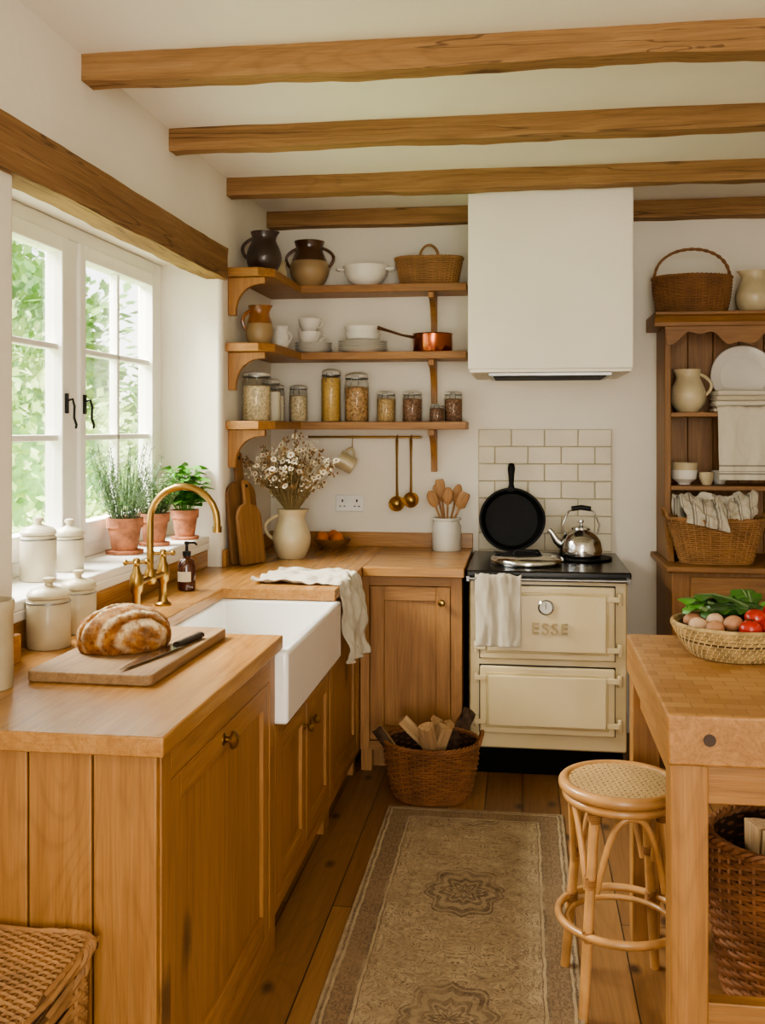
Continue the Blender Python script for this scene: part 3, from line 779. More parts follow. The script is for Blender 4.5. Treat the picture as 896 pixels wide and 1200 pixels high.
def basket(label,loc,rx,ry,h,flare,rows,stakes,rs,mats,hp=None,p=2.0,bulge=0,rz=0,side=None,hw=.97):
    T=thing('wicker_basket',label,'basket',loc,rz)
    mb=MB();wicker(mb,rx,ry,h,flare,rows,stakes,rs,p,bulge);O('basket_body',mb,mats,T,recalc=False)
    if hp:
        mb=MB()
        for q in hoop(rx*hw,hp,h-.03,rs*1.7): mb.tube(q,rs*1.5,6)
        O('handle',mb,mats,T)
    if side:
        for s in (-1,1):
            mb=MB()
            for ph in (0,pi):
                pts=[]
                for i in range(21):
                    t=i/20;a=pi*t;w=t*25+ph
                    pts.append((s*(rx+.004+ .012*sin(a))+rs*.7*cos(w),-side[0]*cos(a),h+side[1]*sin(a)+rs*.7*sin(w)))
                mb.tube(pts,rs*1.2,6)
            O('handle',mb,mats,T)
    return T
basket('small oblong wicker basket with arched handle on the shelf',(-.465,5.035,2.24),.168,.09,.135,.16,18,34,.0034,[wickL,wickD],.10,p=2.8,hw=.3)
# middle shelf
jug('jug','small ochre and brown glazed jug on the shelf','jug',(-1.215,4.56,1.905),belly(.048,.064,.045,.052,.19),[tanG,ochre],(.045,.165,.058,.07,.030,pi*1.2),(0,.012,.14,.19))
jug('cream_jug','small white china creamer on the shelf','jug',(-1.19,4.86,1.905),belly(.032,.048,.036,.042,.125),[china],(.036,.10,.045,.04,.025,-.3),(pi,.012,.09,.125),hr=.005)
def plate(loc,r,label,group,mt=china):
    mb=MB();mb.lathe([(.0001,0),(r*.55,0),(r*.57,.002),(r*.98,.0125),(r,.0135),(r*.98,.0150),(r*.58,.005),(.0001,.004)],40)
    return O('plate',mb,mt,loc=loc,label=label,cat='plate',group=group)
for i in range(5): plate((-1.055,5.025,1.905+i*.0098),.095,'small white side plate in a stack on the shelf','side plates on the middle shelf')
for i in range(5): plate((-.80,5.02,1.905+i*.0110),.127,'white dinner plate in a stack on the shelf','dinner plates on the middle shelf')
def cup(loc,r,h,label,group,rz=0,mt=china,name='cup'):
    T=thing(name,label,'cup',loc,rz,group)
    mb=MB();mb.lathe([(.0001,0),(r*.55,0),(r*.6,.004),(r*.9,h*.45),(r,h),(r*.95,h),(r*.84,h*.45),(r*.5,.008),(.0001,.008)],28);O('bowl',mb,mt,T)
    mb=MB();mb.tube(handle_pts(r*.95,h*.85,r*.8,h*.3,.028,0),.0045,8);O('handle',mb,mt,T)
    return T
cup((-1.075,5.02,1.949),.058,.066,'white china cup stacked on side plates','white cups on the middle shelf',.2)
cup((-1.073,5.02,2.0155),.058,.066,'white china cup stacked in another cup','white cups on the middle shelf',-.3)
def bowl(loc,r,h,label,group,mt=china):
    mb=MB();mb.lathe([(.0001,0),(r*.45,0),(r*.47,.008),(r*.88,h*.4),(r,h),(r*.96,h),(r*.83,h*.42),(r*.4,.014),(.0001,.012)],32)
    return O('bowl',mb,mt,loc=loc,label=label,cat='bowl',group=group)
bowl((-.80,5.02,1.954),.092,.05,'white china bowl on top of the dinner plates','white bowls on the middle shelf')
bowl((-.80,5.02,1.986),.092,.05,'white china bowl nested in another bowl','white bowls on the middle shelf')
T=thing('saucepan','copper saucepan with a long iron handle on the shelf','saucepan',(-.445,5.02,1.905))
mb=MB();mb.lathe([(.0001,0),(.094,0),(.098,.005),(.098,.088),(.102,.092),(.094,.092),(.093,.01),(.0001,.008)],40);O('pan',mb,copper,T)
mb=MB();mb.tube([(-.092,-.01,.075),(-.15,-.04,.085),(-.22,-.08,.105),(-.265,-.105,.118)],[.008,.006,.007,.010],8,flat=.6);O('handle',mb,brownG,T)
# jars
def jar(loc,r,h,content,label,fill=.8):
    T=thing('storage_jar',label,'jar',loc,group='glass storage jars on the bottom shelf')
    mb=MB();mb.lathe([(.0001,0),(r*.93,0),(r,.006),(r,h*.78),(r*.86,h*.86),(r*.84,h*.9)],28);O('glass_body',mb,glass,T)
    mb=MB();mb.lathe([(.0001,.004),(r*.88,.004),(r*.92,.01),(r*.92,h*fill*.86),(r*.6,h*fill*.89),(.0001,h*fill*.89)],28);O('contents',mb,wrap[content],T)
    mb=MB();mb.lathe([(r*.9,h*.89),(r*.93,h*.9),(r*.93,h*.94),(r*.8,h*.97),(r*.4,h),(.0001,h)],28,0)
    mb.lathe([(r*.91,h*.86),(r*.94,h*.865),(r*.94,h*.885),(r*.91,h*.89)],28,1)
    mb.tube([(r*.3,-r*.98,h*.74),(r*.3,-r*1.08,h*.80),(r*.25,-r*1.02,h*.92),(-r*.25,-r*1.02,h*.92),(-r*.3,-r*1.08,h*.80),(-r*.3,-r*.98,h*.74)],.0024,6,mi=1)
    O('lid',mb,[greyst,steel],T);return T
jar((-1.225,4.55,1.557),.068,.235,'oats','large clip-top glass jar filled with oats')
jar((-1.215,4.78,1.557),.048,.21,'flour','glass jar of flour on the lowest shelf')
jar((-1.235,4.95,1.557),.046,.19,'flour','glass jar of rice on the lowest shelf')
jar((-1.135,5.03,1.557),.048,.19,'oats','glass jar of barley on the lowest shelf')
jar((-.965,5.03,1.557),.051,.27,'pasta','tall glass jar of spaghetti on the lowest shelf',.95)
jar((-.832,5.03,1.557),.063,.25,'nuts','clip-top glass jar of nuts on the lowest shelf')
jar((-.683,5.04,1.557),.049,.155,'grain','short clip-top glass jar of grain on the shelf',.85)
jar((-.55,5.04,1.557),.051,.155,'beans','short clip-top glass jar of dried beans',.85)
jar((-.42,4.99,1.557),.039,.09,'coffee','very small glass spice jar on the lowest shelf',.85)
jar((-.345,5.06,1.557),.047,.155,'beans','short glass jar of spices at the shelf end',.85)
# hanging mug
T=thing('mug','cream mug hanging by its handle from a hook','mug',(-.853,5.065,1.328),rot=(0,radians(-62),radians(10)))
mb=MB();mb.lathe([(.0001,0),(.040,0),(.044,.004),(.046,.090),(.043,.090),(.040,.008),(.0001,.006)],28);O('body',mb,mugM,T)
mb=MB();mb.tube(handle_pts(.044,.074,.042,.022,.034,0),.0065,8);O('handle',mb,mugM,T)
mb=MB();mb.tube([(0,0,.012),(0,.006,.008),(0,.006,0),(0,0,-.035),(0,-.012,-.062),(0,-.022,-.05)],.0025,6);O('hook',mb,brass,loc=(-.865,5.09,1.475),label='small brass hook on the rail holding the mug',cat='hook')

# ------------------------------------------------------------ worktop things
Z=.9155
def board(loc,rot,w,h,hw,hh,label,t=.018,mt=darkZ):
    mb=MB();pts=[(-w/2,.01),(-w/2+.01,0),(w/2-.01,0),(w/2,.01),(w/2,h-.07)]
    for i in range(1,9):
        a=pi/2*i/8;pts.append((w/2-(w/2-hw)*(1-cos(a)),h-.07+.07*sin(a)))
    pts+=[(hw,h+hh-.02)]
    for i in range(1,6):
        a=pi*i/6;pts.append((hw*cos(a),h+hh-.02+.02*sin(a)))
    pts.append((-hw,h+hh-.02))
    for i in range(0,8):
        a=pi/2*(1-i/8);pts.append((-w/2+(w/2-hw)*(1-cos(a)),h-.07+.07*sin(a)))
    mb.prism(pts,-t/2,t/2,'x')
    mb.cyl((-t/2-.0015,0,h+hh-.03),(t/2+.0015,0,h+hh-.03),.009,12,1)
    return O('chopping_board',mb,[mt,blackM],loc=loc,rot=rot,bevel=.003,label=label,cat='chopping board')
board((-1.235,4.40,Z+.001),(0,radians(-6),radians(-26)),.19,.37,.024,.135,'tall dark wooden paddle board leaning on the wall')
board((-1.195,4.38,Z+.001),(0,radians(-8),radians(-26)),.16,.27,.019,.11,'smaller brown paddle board leaning beside another',mt=darkB)
# flower jug
FJ=(-1.075,4.62)
jug('pitcher','cream stoneware pitcher holding dried flowers','pitcher',(*FJ,Z),belly(.062,.09,.06,.068,.23,tm=.42),[cream],(.062,.20,.085,.09,.05,pi*1.08),(0,.018,.17,.23))
mb=MB();hd=MB();rnd=random.Random(3)
for i in range(200):
    a=rnd.uniform(0,2*pi);sp=rnd.random()**.6
    d=Vector((cos(a)*sp*.86,sin(a)*sp*.75,1)).normalized();L=rnd.uniform(.17,.36)*(1-.10*sp)
    b=Vector((cos(a)*.03*sp,sin(a)*.03*sp,.0));e=b+d*L+Vector((0,0,-.10*sp*L))
    mid_=(b+e)/2+Vector((0,0,.02))
    mb.tube([b-Vector((0,0,.08)),b,mid_,e],.0013,4)
    for k in range(3): 
        t=rnd.uniform(.3,.95);p=b+(e-b)*t;mb.leaf(p,(rnd.uniform(-1,1),rnd.uniform(-1,1),rnd.uniform(0,1)),.03,.007,0)
    ty=rnd.random()
    if ty<.42:
        n=9;up=(d+Vector((rnd.uniform(-.6,.6),rnd.uniform(-1.2,-.2),rnd.uniform(-.2,.3)))).normalized()
        s1=up.cross(Vector((0,1,.1))).normalized();s2=up.cross(s1);R=rnd.uniform(.014,.021)
        for q in range(n):
            aa=2*pi*q/n;hd.leaf(e,(s1*cos(aa)+s2*sin(aa)+up*.25),R,R*.7,0,up=up,droop=.1)
        hd.ell(e+up*.003,.005,.005,.005,8,6,1)
    elif ty<.70:
        for q in range(8):
            o_=Vector((rnd.gauss(0,.012),rnd.gauss(0,.012),rnd.gauss(0,.012)));hd.ell(e+o_,.0045,.0045,.006,6,5,1)
    else:
        for q in range(10):
            o_=Vector((rnd.gauss(0,.015),rnd.gauss(0,.015),rnd.gauss(0,.014)));hd.ell(e+o_,.0045,.0045,.0045,6,5,0)
T=thing('dried_flower_bouquet','bouquet of dried white and brown flowers in the pitcher','flowers',(*FJ,Z+.225),kind='stuff')
O('stems',mb,stemM,T,recalc=False);O('flower_heads',hd,[dryW,dryB],T,recalc=False)
# fruit bowl
mb=MB();mb.lathe([(.0001,0),(.045,0),(.05,.006),(.085,.03),(.098,.052),(.092,.052),(.07,.026),(.0001,.012)],36);O('fruit_bowl',mb,darkB,loc=(-.955,5.01,Z),label='turned dark wooden bowl holding oranges',cat='bowl')
for q in ((-.045,-.025,.056),(.03,-.035,.056),(0,.035,.058)):
    mb=MB();mb.ell((0,0,0),.034,.034,.032,20,14);O('orange',mb,orangeM,loc=(-.955+q[0],5.01+q[1],Z+q[2]),label='small orange in a wooden bowl',cat='orange',group='oranges in the bowl')
# utensil crock
CX,CY=-.375,5.02
jug('utensil_crock','pale grey stoneware crock holding wooden spoons','crock',(CX,CY,Z),[(.0001,0),(.068,0),(.072,.006),(.073,.12),(.064,.14),(.064,.148),(.072,.152),(.072,.163),(.062,.163),(.06,.14),(.066,.12),(.066,.012),(.0001,.01)],[greyst])
for i,(ax_,ay_,L,hw) in enumerate([(-.36,-.1,.30,.026),(-.14,.08,.34,.024),(.04,-.12,.30,.028),(.24,.05,.32,.024),(.42,-.08,.30,.027),(-.24,.15,.32,.022)]):
    mb=MB();mb.tube([(0,0,0),(0,0,L*.72)],[.005,.0055],8)
    if i%3==1: mb.tube([(0,0,L*.7),(0,0,L*.76),(0,0,L*.95),(0,0,L)],[.006,hw,hw,hw*.8],14,flat=.25)
    else: mb.ell((0,0,L*.86),hw,.008,L*.15,16,10)
    O('wooden_spoon',mb,spoonM,loc=(CX-ax_*.06,CY-ay_*.05,Z+.016),rot=(-ay_,ax_,0),label='wooden spoon standing in the crock',cat='spoon',group='wooden spoons in the crock')
# canisters
def canister(loc,r,h,label,lid=True,mt=crockM):
    T=thing('canister',label,'canister',loc,group='stoneware canisters')
    hb=h*.72 if lid else h
    mb=MB()
    mb.lathe([(.0001,0),(r*.95,0),(r,.005),(r,hb*.93),(r*.9,hb),(r*.84,hb),(r*.84,hb-.01)] if lid else [(.0001,0),(r*.93,0),(r*.97,.006),(r*.95,hb*.86),(r*1.0,hb*.88),(r*1.02,hb*.97),(r*.98,hb),(r*.9,hb),(r*.86,hb*.9),(r*.86,.02),(.0001,.015)],36);O('body',mb,mt,T)
    if lid:
        mb=MB();mb.lathe([(r*.82,hb),(r*.98,hb+.002),(r,hb+.010),(r*.85,hb+.022),(r*.4,hb+.030),(r*.2,hb+.034),(r*.18,hb+.040),(r*.3,hb+.046),(r*.3,hb+.054),(.0001,hb+.058)],36);O('lid',mb,mt,T)
        mb=MB();mb.lathe([(r*1.0,hb*.9),(r*1.02,hb*.905),(r*1.02,hb*.93),(r*1.0,hb*.935)],36);O('band',mb,steel,T)
    return T
canister((-1.305,2.64,Z),.060,.19,'lidded stoneware canister on the worktop by the wall')
canister((-1.31,2.84,Z),.052,.18,'smaller lidded stoneware canister beside another')
canister((-1.235,2.20,Z),.056,.205,'open pale stoneware crock on the worktop',False)
canister((-1.49,2.945,1.051),.055,.195,'lidded cream canister on the window sill',mt=sillM)
canister((-1.49,3.16,1.051),.048,.16,'small lidded cream canister on the window sill',mt=sillM)
# bread board, loaf, knife
def rrect(x0,x1,y0,y1,r,n=5):
    p=[]
    for cx,cy,a0 in ((x1-r,y0+r,-pi/2),(x1-r,y1-r,0),(x0+r,y1-r,pi/2),(x0+r,y0+r,pi)):
        for i in range(n+1):
            a=a0+pi/2*i/n;p.append((cx+r*cos(a),cy+r*sin(a)))
    return p
mb=MB();mb.prism(rrect(-.158,.158,-.29,.29,.02),0,.026,'z')
O('bread_board',mb,boardY,loc=(-1.015,2.55,Z),rot=(0,0,radians(-1)),bevel=.004,segs=3,label='rectangular wooden bread board on the worktop',cat='chopping board')
mb=MB()
SCO=lambda q: (cos(q.x*7.5+q.y*3+.6))
def lf(q):
    k=1+.04*noise.noise(q*4)+.014*noise.noise(q*13)+.006*noise.noise(q*27)
    if q.z>-.1: k-=.10*max(0,SCO(q))**10*min(1,q.z+.1); k+=.02*max(0,1-abs(SCO(q)-.55)*5)*max(0,q.z)
    return k
mb.ell((0,0,0),.092,.122,.080,120,72,0,fn=lf)
mb.v=[(x,y,max(z,-.036)) for x,y,z in mb.v]
L=O('bread_loaf',mb,bread,loc=(-1.04,2.53,Z+.063),rot=(0,0,radians(-62)),label='round crusty sourdough loaf with flour on top',cat='bread')
at=L.data.attributes.new('flour','FLOAT','POINT')
for i,v_ in enumerate(L.data.vertices):
    q=Vector((v_.co.x/.092,v_.co.y/.122,v_.co.z/.080))
    c_=SCO(q);edge=max(0,1-abs(c_-.30)*1.7)
    at.data[i].value=max(0,min(1,edge*max(0,q.z+.45)*1.1+.18*max(0,q.z+.2)+.4*max(0,noise.noise(q*5))-.8*max(0,c_-.75)))
T=thing('bread_knife','long knife with dark handle resting on the board','knife',(-.915,2.50,Z+.032),rz=radians(-9))
mb=MB();mb.prism([(-.001,-.22),(.006,-.19),(.018,-.05),(.020,.06),(-.016,.06),(-.016,-.10),(-.009,-.18)],-.001,.001,'z');O('blade',mb,bladeM,T)
mb=MB();mb.tube([(.002,.055,.004),(.002,.09,.004),(.002,.15,.004),(.0,.19,.003)],[.012,.014,.012,.015],12,flat=1);mb.v=[(x*1.0,y,z*.6+.001) for x,y,z in mb.v];O('handle',mb,knifeH,T)

# cloth
def cloth(name,path,wdir,width,mt,label,amp=.006,freq=3,seed=0,nv=30,sub=12,parent=None,cat='tea towel',solid=.003,group=None,taper=0,floor=None):
    P=[Vector(p) for p in path];pts=[]
    for i in range(len(P)-1):
        for k in range(sub):
            t=k/sub
            p0=P[max(i-1,0)];p1=P[i];p2=P[i+1];p3=P[min(i+2,len(P)-1)]
            pts.append(.5*((2*p1)+(-p0+p2)*t+(2*p0-5*p1+4*p2-p3)*t*t+(-p0+3*p1-3*p2+p3)*t**3))
    pts.append(P[-1]);wd=Vector(wdir).normalized();V=[];F=[];n=len(pts)
    for i,p in enumerate(pts):
        t=pts[min(i+1,n-1)]-pts[max(i-1,0)];t.normalize();nn=t.cross(wd).normalized()
        for j in range(nv+1):
            u=j/nv-.5;ww=width*(1-taper*i/n)
            w=amp*(sin(u*freq*2*pi+seed+i*.03)+.5*sin(u*freq*5+seed*2+i*.05))*(.35+.65*i/n)
            nz=noise.noise(Vector((u*6+seed,i*.09,seed)))*amp*2.2+noise.noise(Vector((u*14+seed,i*.2,seed)))*amp*.9
            q=p+wd*u*ww+nn*(w+nz)+wd*noise.noise(Vector((i*.05,seed,u)))*amp
            if floor and q.x<floor[0]: q.z=max(q.z,floor[1])
            V.append(q)
    for i in range(n-1):
        for j in range(nv):
            a=i*(nv+1)+j;F.append((a,a+1,a+nv+2,a+nv+1))
    mb=MB();mb.add(V,F,0,True)
    return O(name,mb,mt,parent,solid=solid,label=label,cat=cat,group=group)
cloth('tea_towel',[(-.105,4.343,.585),(-.105,4.348,.72),(-.105,4.353,.868),(-.105,4.370,.888),(-.105,4.386,.872),(-.105,4.390,.80),(-.105,4.392,.72)],(1,0,0),.195,linB,'pale linen tea towel hanging on the cooker rail',.006,2,1.3)
cloth('tea_towel',[(-1.03,4.00,.926),(-.97,3.99,.931),(-.89,3.98,.931),(-.80,3.97,.931),(-.73,3.96,.931),(-.688,3.95,.920),(-.668,3.95,.86),(-.662,3.96,.76),(-.658,3.98,.66),(-.656,3.99,.60)],(.12,1,0),.36,linB,'crumpled beige linen towel draped over the worktop edge',.010,2.5,4.1,nv=44,taper=.36,floor=(-.695,.919))

# sill plants
def pot(loc,r,h,label,plant):
    T=thing('potted_herb',label,'potted plant',loc,group='herbs on the sill')
    mb=MB();mb.lathe([(.0001,0),(r*1.0,0),(r*1.05,.012),(r*.8,.013)],28);mb.lathe([(r*.68,.008),(r*.9,h*.72),(r,h*.73),(r*1.03,h),(r*.92,h),(r*.86,h*.8),(.0001,h*.8)],28);O('pot',mb,terra,T)
    mb=MB();mb.lathe([(r*.85,h*.85),(.0001,h*.88)],20);O('soil',mb,soil,T)
    mb=MB();rnd=random.Random(int(r*1e4)+plant)
    z=h*.85
    if plant==0:
        for i in range(60):
            a=rnd.uniform(0,2*pi);s=rnd.random()**.6;b=Vector((cos(a)*s*r*.7,sin(a)*s*r*.7,z));L=rnd.uniform(.15,.31)
            e=b+Vector((cos(a)*s*.10,sin(a)*s*.10,L));mid_=(b+e)/2+Vector((rnd.uniform(-.01,.01),rnd.uniform(-.01,.01),0))
            mb.tube([b,mid_,e],.0014,4)
            for k in range(34):
                t=.12+.88*k/34;p=b.lerp(e,t);aa=rnd.uniform(0,6.3);mb.leaf(p,(cos(aa),sin(aa),.8),.023,.004,0,droop=0)
        mt=rosem
    elif plant==1:
        for i in range(80):
            a=rnd.uniform(0,2*pi);s=rnd.random()**.5;b=Vector((cos(a)*s*r*.6,sin(a)*s*r*.6,z));L=rnd.uniform(.09,.19)
            e=b+Vector((cos(a)*s*.075,sin(a)*s*.075,L));mb.tube([b,e],.001,4)
            for k in range(18):
                p=b.lerp(e,.2+.8*k/18);aa=rnd.uniform(0,6.3);mb.leaf(p,(cos(aa),sin(aa),.5),.016,.011,0,droop=.1)
        mt=greenT
    else:
        for i in range(32):
            a=rnd.uniform(0,2*pi);s=rnd.random()**.5;b=Vector((cos(a)*s*r*.5,sin(a)*s*r*.5,z));L=rnd.uniform(.07,.21)
            e=b+Vector((cos(a)*s*.06,sin(a)*s*.06,L));mb.tube([b,e],.0016,5)
            for k in range(6):
                p=b.lerp(e,.4+.6*k/5);aa=rnd.uniform(0,6.3);mb.leaf(p,(cos(aa),sin(aa),.35),rnd.uniform(.045,.068),.048,0,droop=.35)
        mt=basilM
    O('foliage',mb,mt,T,recalc=False)
pot((-1.49,3.63,1.051),.068,.135,'rosemary in a weathered terracotta pot on the sill',0)
pot((-1.475,3.90,1.051),.06,.13,'thyme in a terracotta pot on the sill',1)
pot((-1.43,4.14,1.051),.058,.125,'bright basil in a terracotta pot on the sill',2)

# ------------------------------------------------------------ dresser
DX0,DX1=.64,1.86
T=thing('dresser','old pine dresser with open shelves, scalloped cornice and drawers','dresser',(1.25,4.87,0))
mb=MB();mb.box(DX0+.02,DX1,4.62,5.145,.05,.885);mb.box(DX0+.01,DX1,4.61,5.145,0,.09);O('base',mb,pineZ,T,world=True,bevel=.004)
mb=MB();mb.box(DX0-.01,DX1+.01,4.58,5.145,.885,.912);O('base_top',mb,pineX,T,world=True,bevel=.006,segs=3)
side=[(5.145,.912),(4.74,.912),(4.76,.96),(4.82,1.03),(4.85,1.10),(4.85,2.0),(5.145,2.0)]
for a,b in ((DX0+.02,DX0+.05),(DX1-.03,DX1)):
    mb=MB();mb.prism(side,a,b,'x');O('side_panel',mb,pineZ,T,world=True,bevel=.004)
mb=MB();x=DX0+.05
while x<DX1-.04: mb.box(x,min(x+.118,DX1-.03),5.125,5.145,.912,2.0);x+=.12
O('back_boards',mb,pineZ,T,world=True,bevel=.003)
for z in (1.60,1.255):
    mb=MB();mb.box(DX0+.05,DX1-.03,4.855,5.125,z-.022,z);O('shelf',mb,pineX,T,world=True,bevel=.003)
mb=MB();N=120;pts=[(DX0+.02,2.0)]
for i in range(1,N+1):
    x=DX0+.02+(DX1-DX0-.02)*i/N;u=(x-DX0)/.36
    pts.append((x,1.945-.03*cos(2*pi*u)+.012*cos(6*pi*u)))
pts+=[(DX1,2.0)]
mb.prism(pts,4.838,4.856,'y');O('scalloped_frieze',mb,pineX,T,world=True)
mb=MB();mb.prism([(5.145,2.0),(4.828,2.0),(4.825,2.02),(4.812,2.03),(4.805,2.045),(4.79,2.05),(4.79,2.066),(5.145,2.066)],DX0-.03,DX1+.05,'x');O('cornice',mb,pineX,T,world=True,bevel=.003,segs=2)
for a,b in ((.74,1.245),(1.265,1.80)):
    mb=MB();mb.box(a,b,4.602,4.622,.735,.865);D=O('drawer',mb,pineX,T,world=True,bevel=.004);knob(D,'B',4.602,(a+b)/2,.80,pineX,.018)
    mb=MB();mb.box(a,a+.07,4.602,4.622,.12,.715);mb.box(b-.07,b,4.602,4.622,.12,.715);mb.box(a+.07,b-.07,4.602,4.622,.645,.715);mb.box(a+.07,b-.07,4.602,4.622,.12,.19);mb.box(a+.07,b-.07,4.612,4.622,.19,.645)
    D=O('door',mb,pineZ,T,world=True,bevel=.003);knob(D,'B',4.602,b-.035 if a<1 else a+.035,.45,pineX,.016)
basket('round wicker basket with tall hoop handle on the dresser',(.80,4.95,2.069),.182,.13,.17,.14,22,36,.0038,[wick,wickD],.17,bulge=.03)
jug('pitcher','cream stoneware pitcher on top of the dresser','pitcher',(1.085,4.95,2.068),belly(.06,.085,.055,.062,.20),[cream],(.055,.17,.08,.08,.04,0),(pi,.02,.15,.20))
jug('pitcher','cream stoneware jug on the dresser shelf','pitcher',(.785,4.97,1.601),belly(.052,.085,.055,.06,.205),[cream],(.055,.18,.08,.08,.04,-.3),(pi,.018,.15,.205))
mb=MB();r=.155;mb.M=Matrix.Translation((1.06,5.075,1.618+r))@Matrix.Rotation(radians(78),4,'X');mb.lathe([(.0001,0),(r*.66,0),(r*.70,.003),(r*.95,.016),(r,.020),(r*.97,.024),(r*.93,.021),(r*.72,.010),(r*.68,.004),(.0001,.003)],44);O('platter',mb,china,label='large white rimmed plate standing on edge on the dresser',cat='plate')
for i,(w_,mt) in enumerate(((.26,linB),(.255,linW),(.25,linB),(.245,linW))):
    mb=MB();mb.box(-w_/2,w_/2,-.082,.082,0,.0185 if i==0 else .024)
    O('folded_linen',mb,mt,loc=(1.02,4.940,1.601+(0 if i==0 else .028+(i-1)*.0245)),rot=(0,0,(i-1)*.03),bevel=.008,segs=4,label='folded linen cloth in a stack on the dresser',cat='linen',group='folded linens')
cloth('tea_towel',[(1.02,5.01,1.624),(1.02,4.95,1.624),(1.02,4.88,1.624),(1.02,4.842,1.618),(1.02,4.832,1.56),(1.02,4.828,1.45),(1.02,4.826,1.36),(1.02,4.824,1.285)],(1,0,0),.24,linS2,'striped linen towel hanging over the dresser shelf edge',.004,2,3.3,nv=40)
bowl((.765,4.96,1.256),.065,.07,'white footed bowl on the lower dresser shelf','dresser bowls',china)
bowl((.765,4.96,1.29),.065,.07,'cream bowl nested in another on the dresser','dresser bowls',cream)
cup((.865,4.93,1.256),.036,.06,'small cream cup on the lower dresser shelf','dresser cups',2.0,cream)
cup((.94,5.02,1.256),.04,.065,'small white cup on the lower dresser shelf','dresser cups',.4)
basket('wide wicker basket of linens on the dresser',(.872,4.745,.914),.215,.135,.20,.28,21,36,.0046,[wickL,wickD],None,p=2.4,side=(.06,.045))
cloth('linen_cloth',[(.79,4.83,1.08),(.78,4.82,1.16),(.78,4.77,1.205),(.79,4.71,1.195),(.80,4.64,1.160),(.81,4.600,1.128),(.815,4.594,1.085)],(1,-.30,-.22),.19,linS,'folded grey-striped linen cloth spilling over the basket rim',.011,1.4,2.0,cat='linen',group='linens in the basket')
cloth('linen_cloth',[(.97,4.82,1.08),(.97,4.81,1.16),(.965,4.77,1.205),(.955,4.70,1.20),(.95,4.65,1.165),(.95,4.632,1.13),(.95,4.64,1.10)],(1,.25,.28),.20,linS,'folded grey-striped linen cloth beside another',.012,1.3,5.0,cat='linen',group='linens in the basket')
cloth('linen_cloth',[(.87,4.85,1.08),(.87,4.845,1.16),(.87,4.82,1.215),(.87,4.78,1.205),(.87,4.75,1.15)],(1,0,.05),.24,linW,'white linen cloth at the back of the basket',.012,1.7,1.0,cat='linen',group='linens in the basket')

# ------------------------------------------------------------ island
IX0,IX1,IY0,IY1=.312,1.12,2.245,3.12
T=thing('butcher_block_table','oak butcher block kitchen island table on square legs','kitchen island',((IX0+IX1)/2,(IY0+IY1)/2,0))
mb=MB();mb.box(IX0,IX1,IY0,IY1,.79,.90)
mb.m=[0,1,0,0,0,0]
O('block_top',mb,[blockSide,blockTop],T,world=True,bevel=.006,segs=3)
mb=MB();mb.cyl((.40,IY0-.002,.848),(.40,IY0+.01,.848),.0135,20);O('dowel_plug',mb,plugM,T,world=True)
for x,y in ((IX0+.008,IY0+.012),(IX1-.088,IY0+.012),(IX0+.008,IY1-.092),(IX1-.088,IY1-.092)):
    mb=MB();mb.box(x,x+.08,y,y+.08,0,.79);O('leg',mb,oakZ,T,world=True,bevel=.004)
for a,b in ((IY0+.03,IY0+.055),(IY1-.055,IY1-.03)):
    mb=MB();mb.box(IX0+.088,IX1-.088,a,b,.70,.79);O('apron',mb,oakX,T,world=True,bevel=.003)
for a,b in ((IX0+.03,IX0+.055),(IX1-.055,IX1-.03)):
    mb=MB();mb.box(a,b,IY0+.092,IY1-.092,.70,.79);O('apron',mb,oakY,T,world=True,bevel=.003)
mb=MB();mb.box(IX0+.088,IX1-.088,IY0+.03,IY0+.07,.205,.265);O('stretcher',mb,oakX,T,world=True,bevel=.003)
basket('large wicker log basket under the butcher block table',(.755,2.84,0.002),.25,.22,.42,.16,32,38,.0064,[wickR,wickD],None,bulge=.05)
def log(loc,rot,L,r,label,group,seed):
    rnd=random.Random(seed);mb=MB();a0=rnd.uniform(0,.4)
    pts=[(0,0)]+[(r*cos(a0+1.5*i/6)*(1+.06*rnd.random()),r*sin(a0+1.5*i/6)*(1+.06*rnd.random())) for i in range(7)]
    mb.prism(pts,0,L,'z');n=len(pts)
    for k in range(2+1,2+n-1): mb.m[k]=1
    O('firewood_log',mb,[logM,barkM],loc=loc,rot=rot,bevel=.002,label=label,cat='firewood',group=group)
for i,(x,y,a,b) in enumerate([(.64,2.76,.1,.1),(.74,2.72,.1,-.1),(.83,2.78,-.1,-.1),(.70,2.92,-.1,.1),(.80,2.90,.1,.1),(.64,2.84,.05,-.05)]):
    log((x,y,.02),(a*.5,b*.5,i*1.3),.42,.075,'split log in the basket under the table','logs under the table',i+20)
# coiled basket with vegetables
VX,VY=.575,2.86
T=thing('coiled_basket','round coiled seagrass basket of eggs and vegetables','basket',(VX,VY,.901))
mb=MB()
for i in range(9):
    t=i/8;mb.tube([( (.105+.058*t**.7)*cos(2*pi*j/60),(.105+.058*t**.7)*sin(2*pi*j/60),.006+t*.082) for j in range(60)],.0068,8,True)
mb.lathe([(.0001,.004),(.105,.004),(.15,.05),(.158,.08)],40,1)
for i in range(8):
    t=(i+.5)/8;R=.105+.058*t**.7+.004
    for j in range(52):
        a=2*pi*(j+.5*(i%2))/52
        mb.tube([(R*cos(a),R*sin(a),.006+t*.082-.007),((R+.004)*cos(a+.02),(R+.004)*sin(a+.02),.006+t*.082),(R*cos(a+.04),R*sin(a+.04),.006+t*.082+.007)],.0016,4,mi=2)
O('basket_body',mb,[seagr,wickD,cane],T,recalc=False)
def veg(name,q,s,mt,label,cat,group,rot=(0,0,0)):
    mb=MB();mb.ell((0,0,0),*s,24,16);return O(name,mb,mt,loc=(VX+q[0],VY+q[1],.9+q[2]),rot=rot,label=label,cat=cat,group=group)
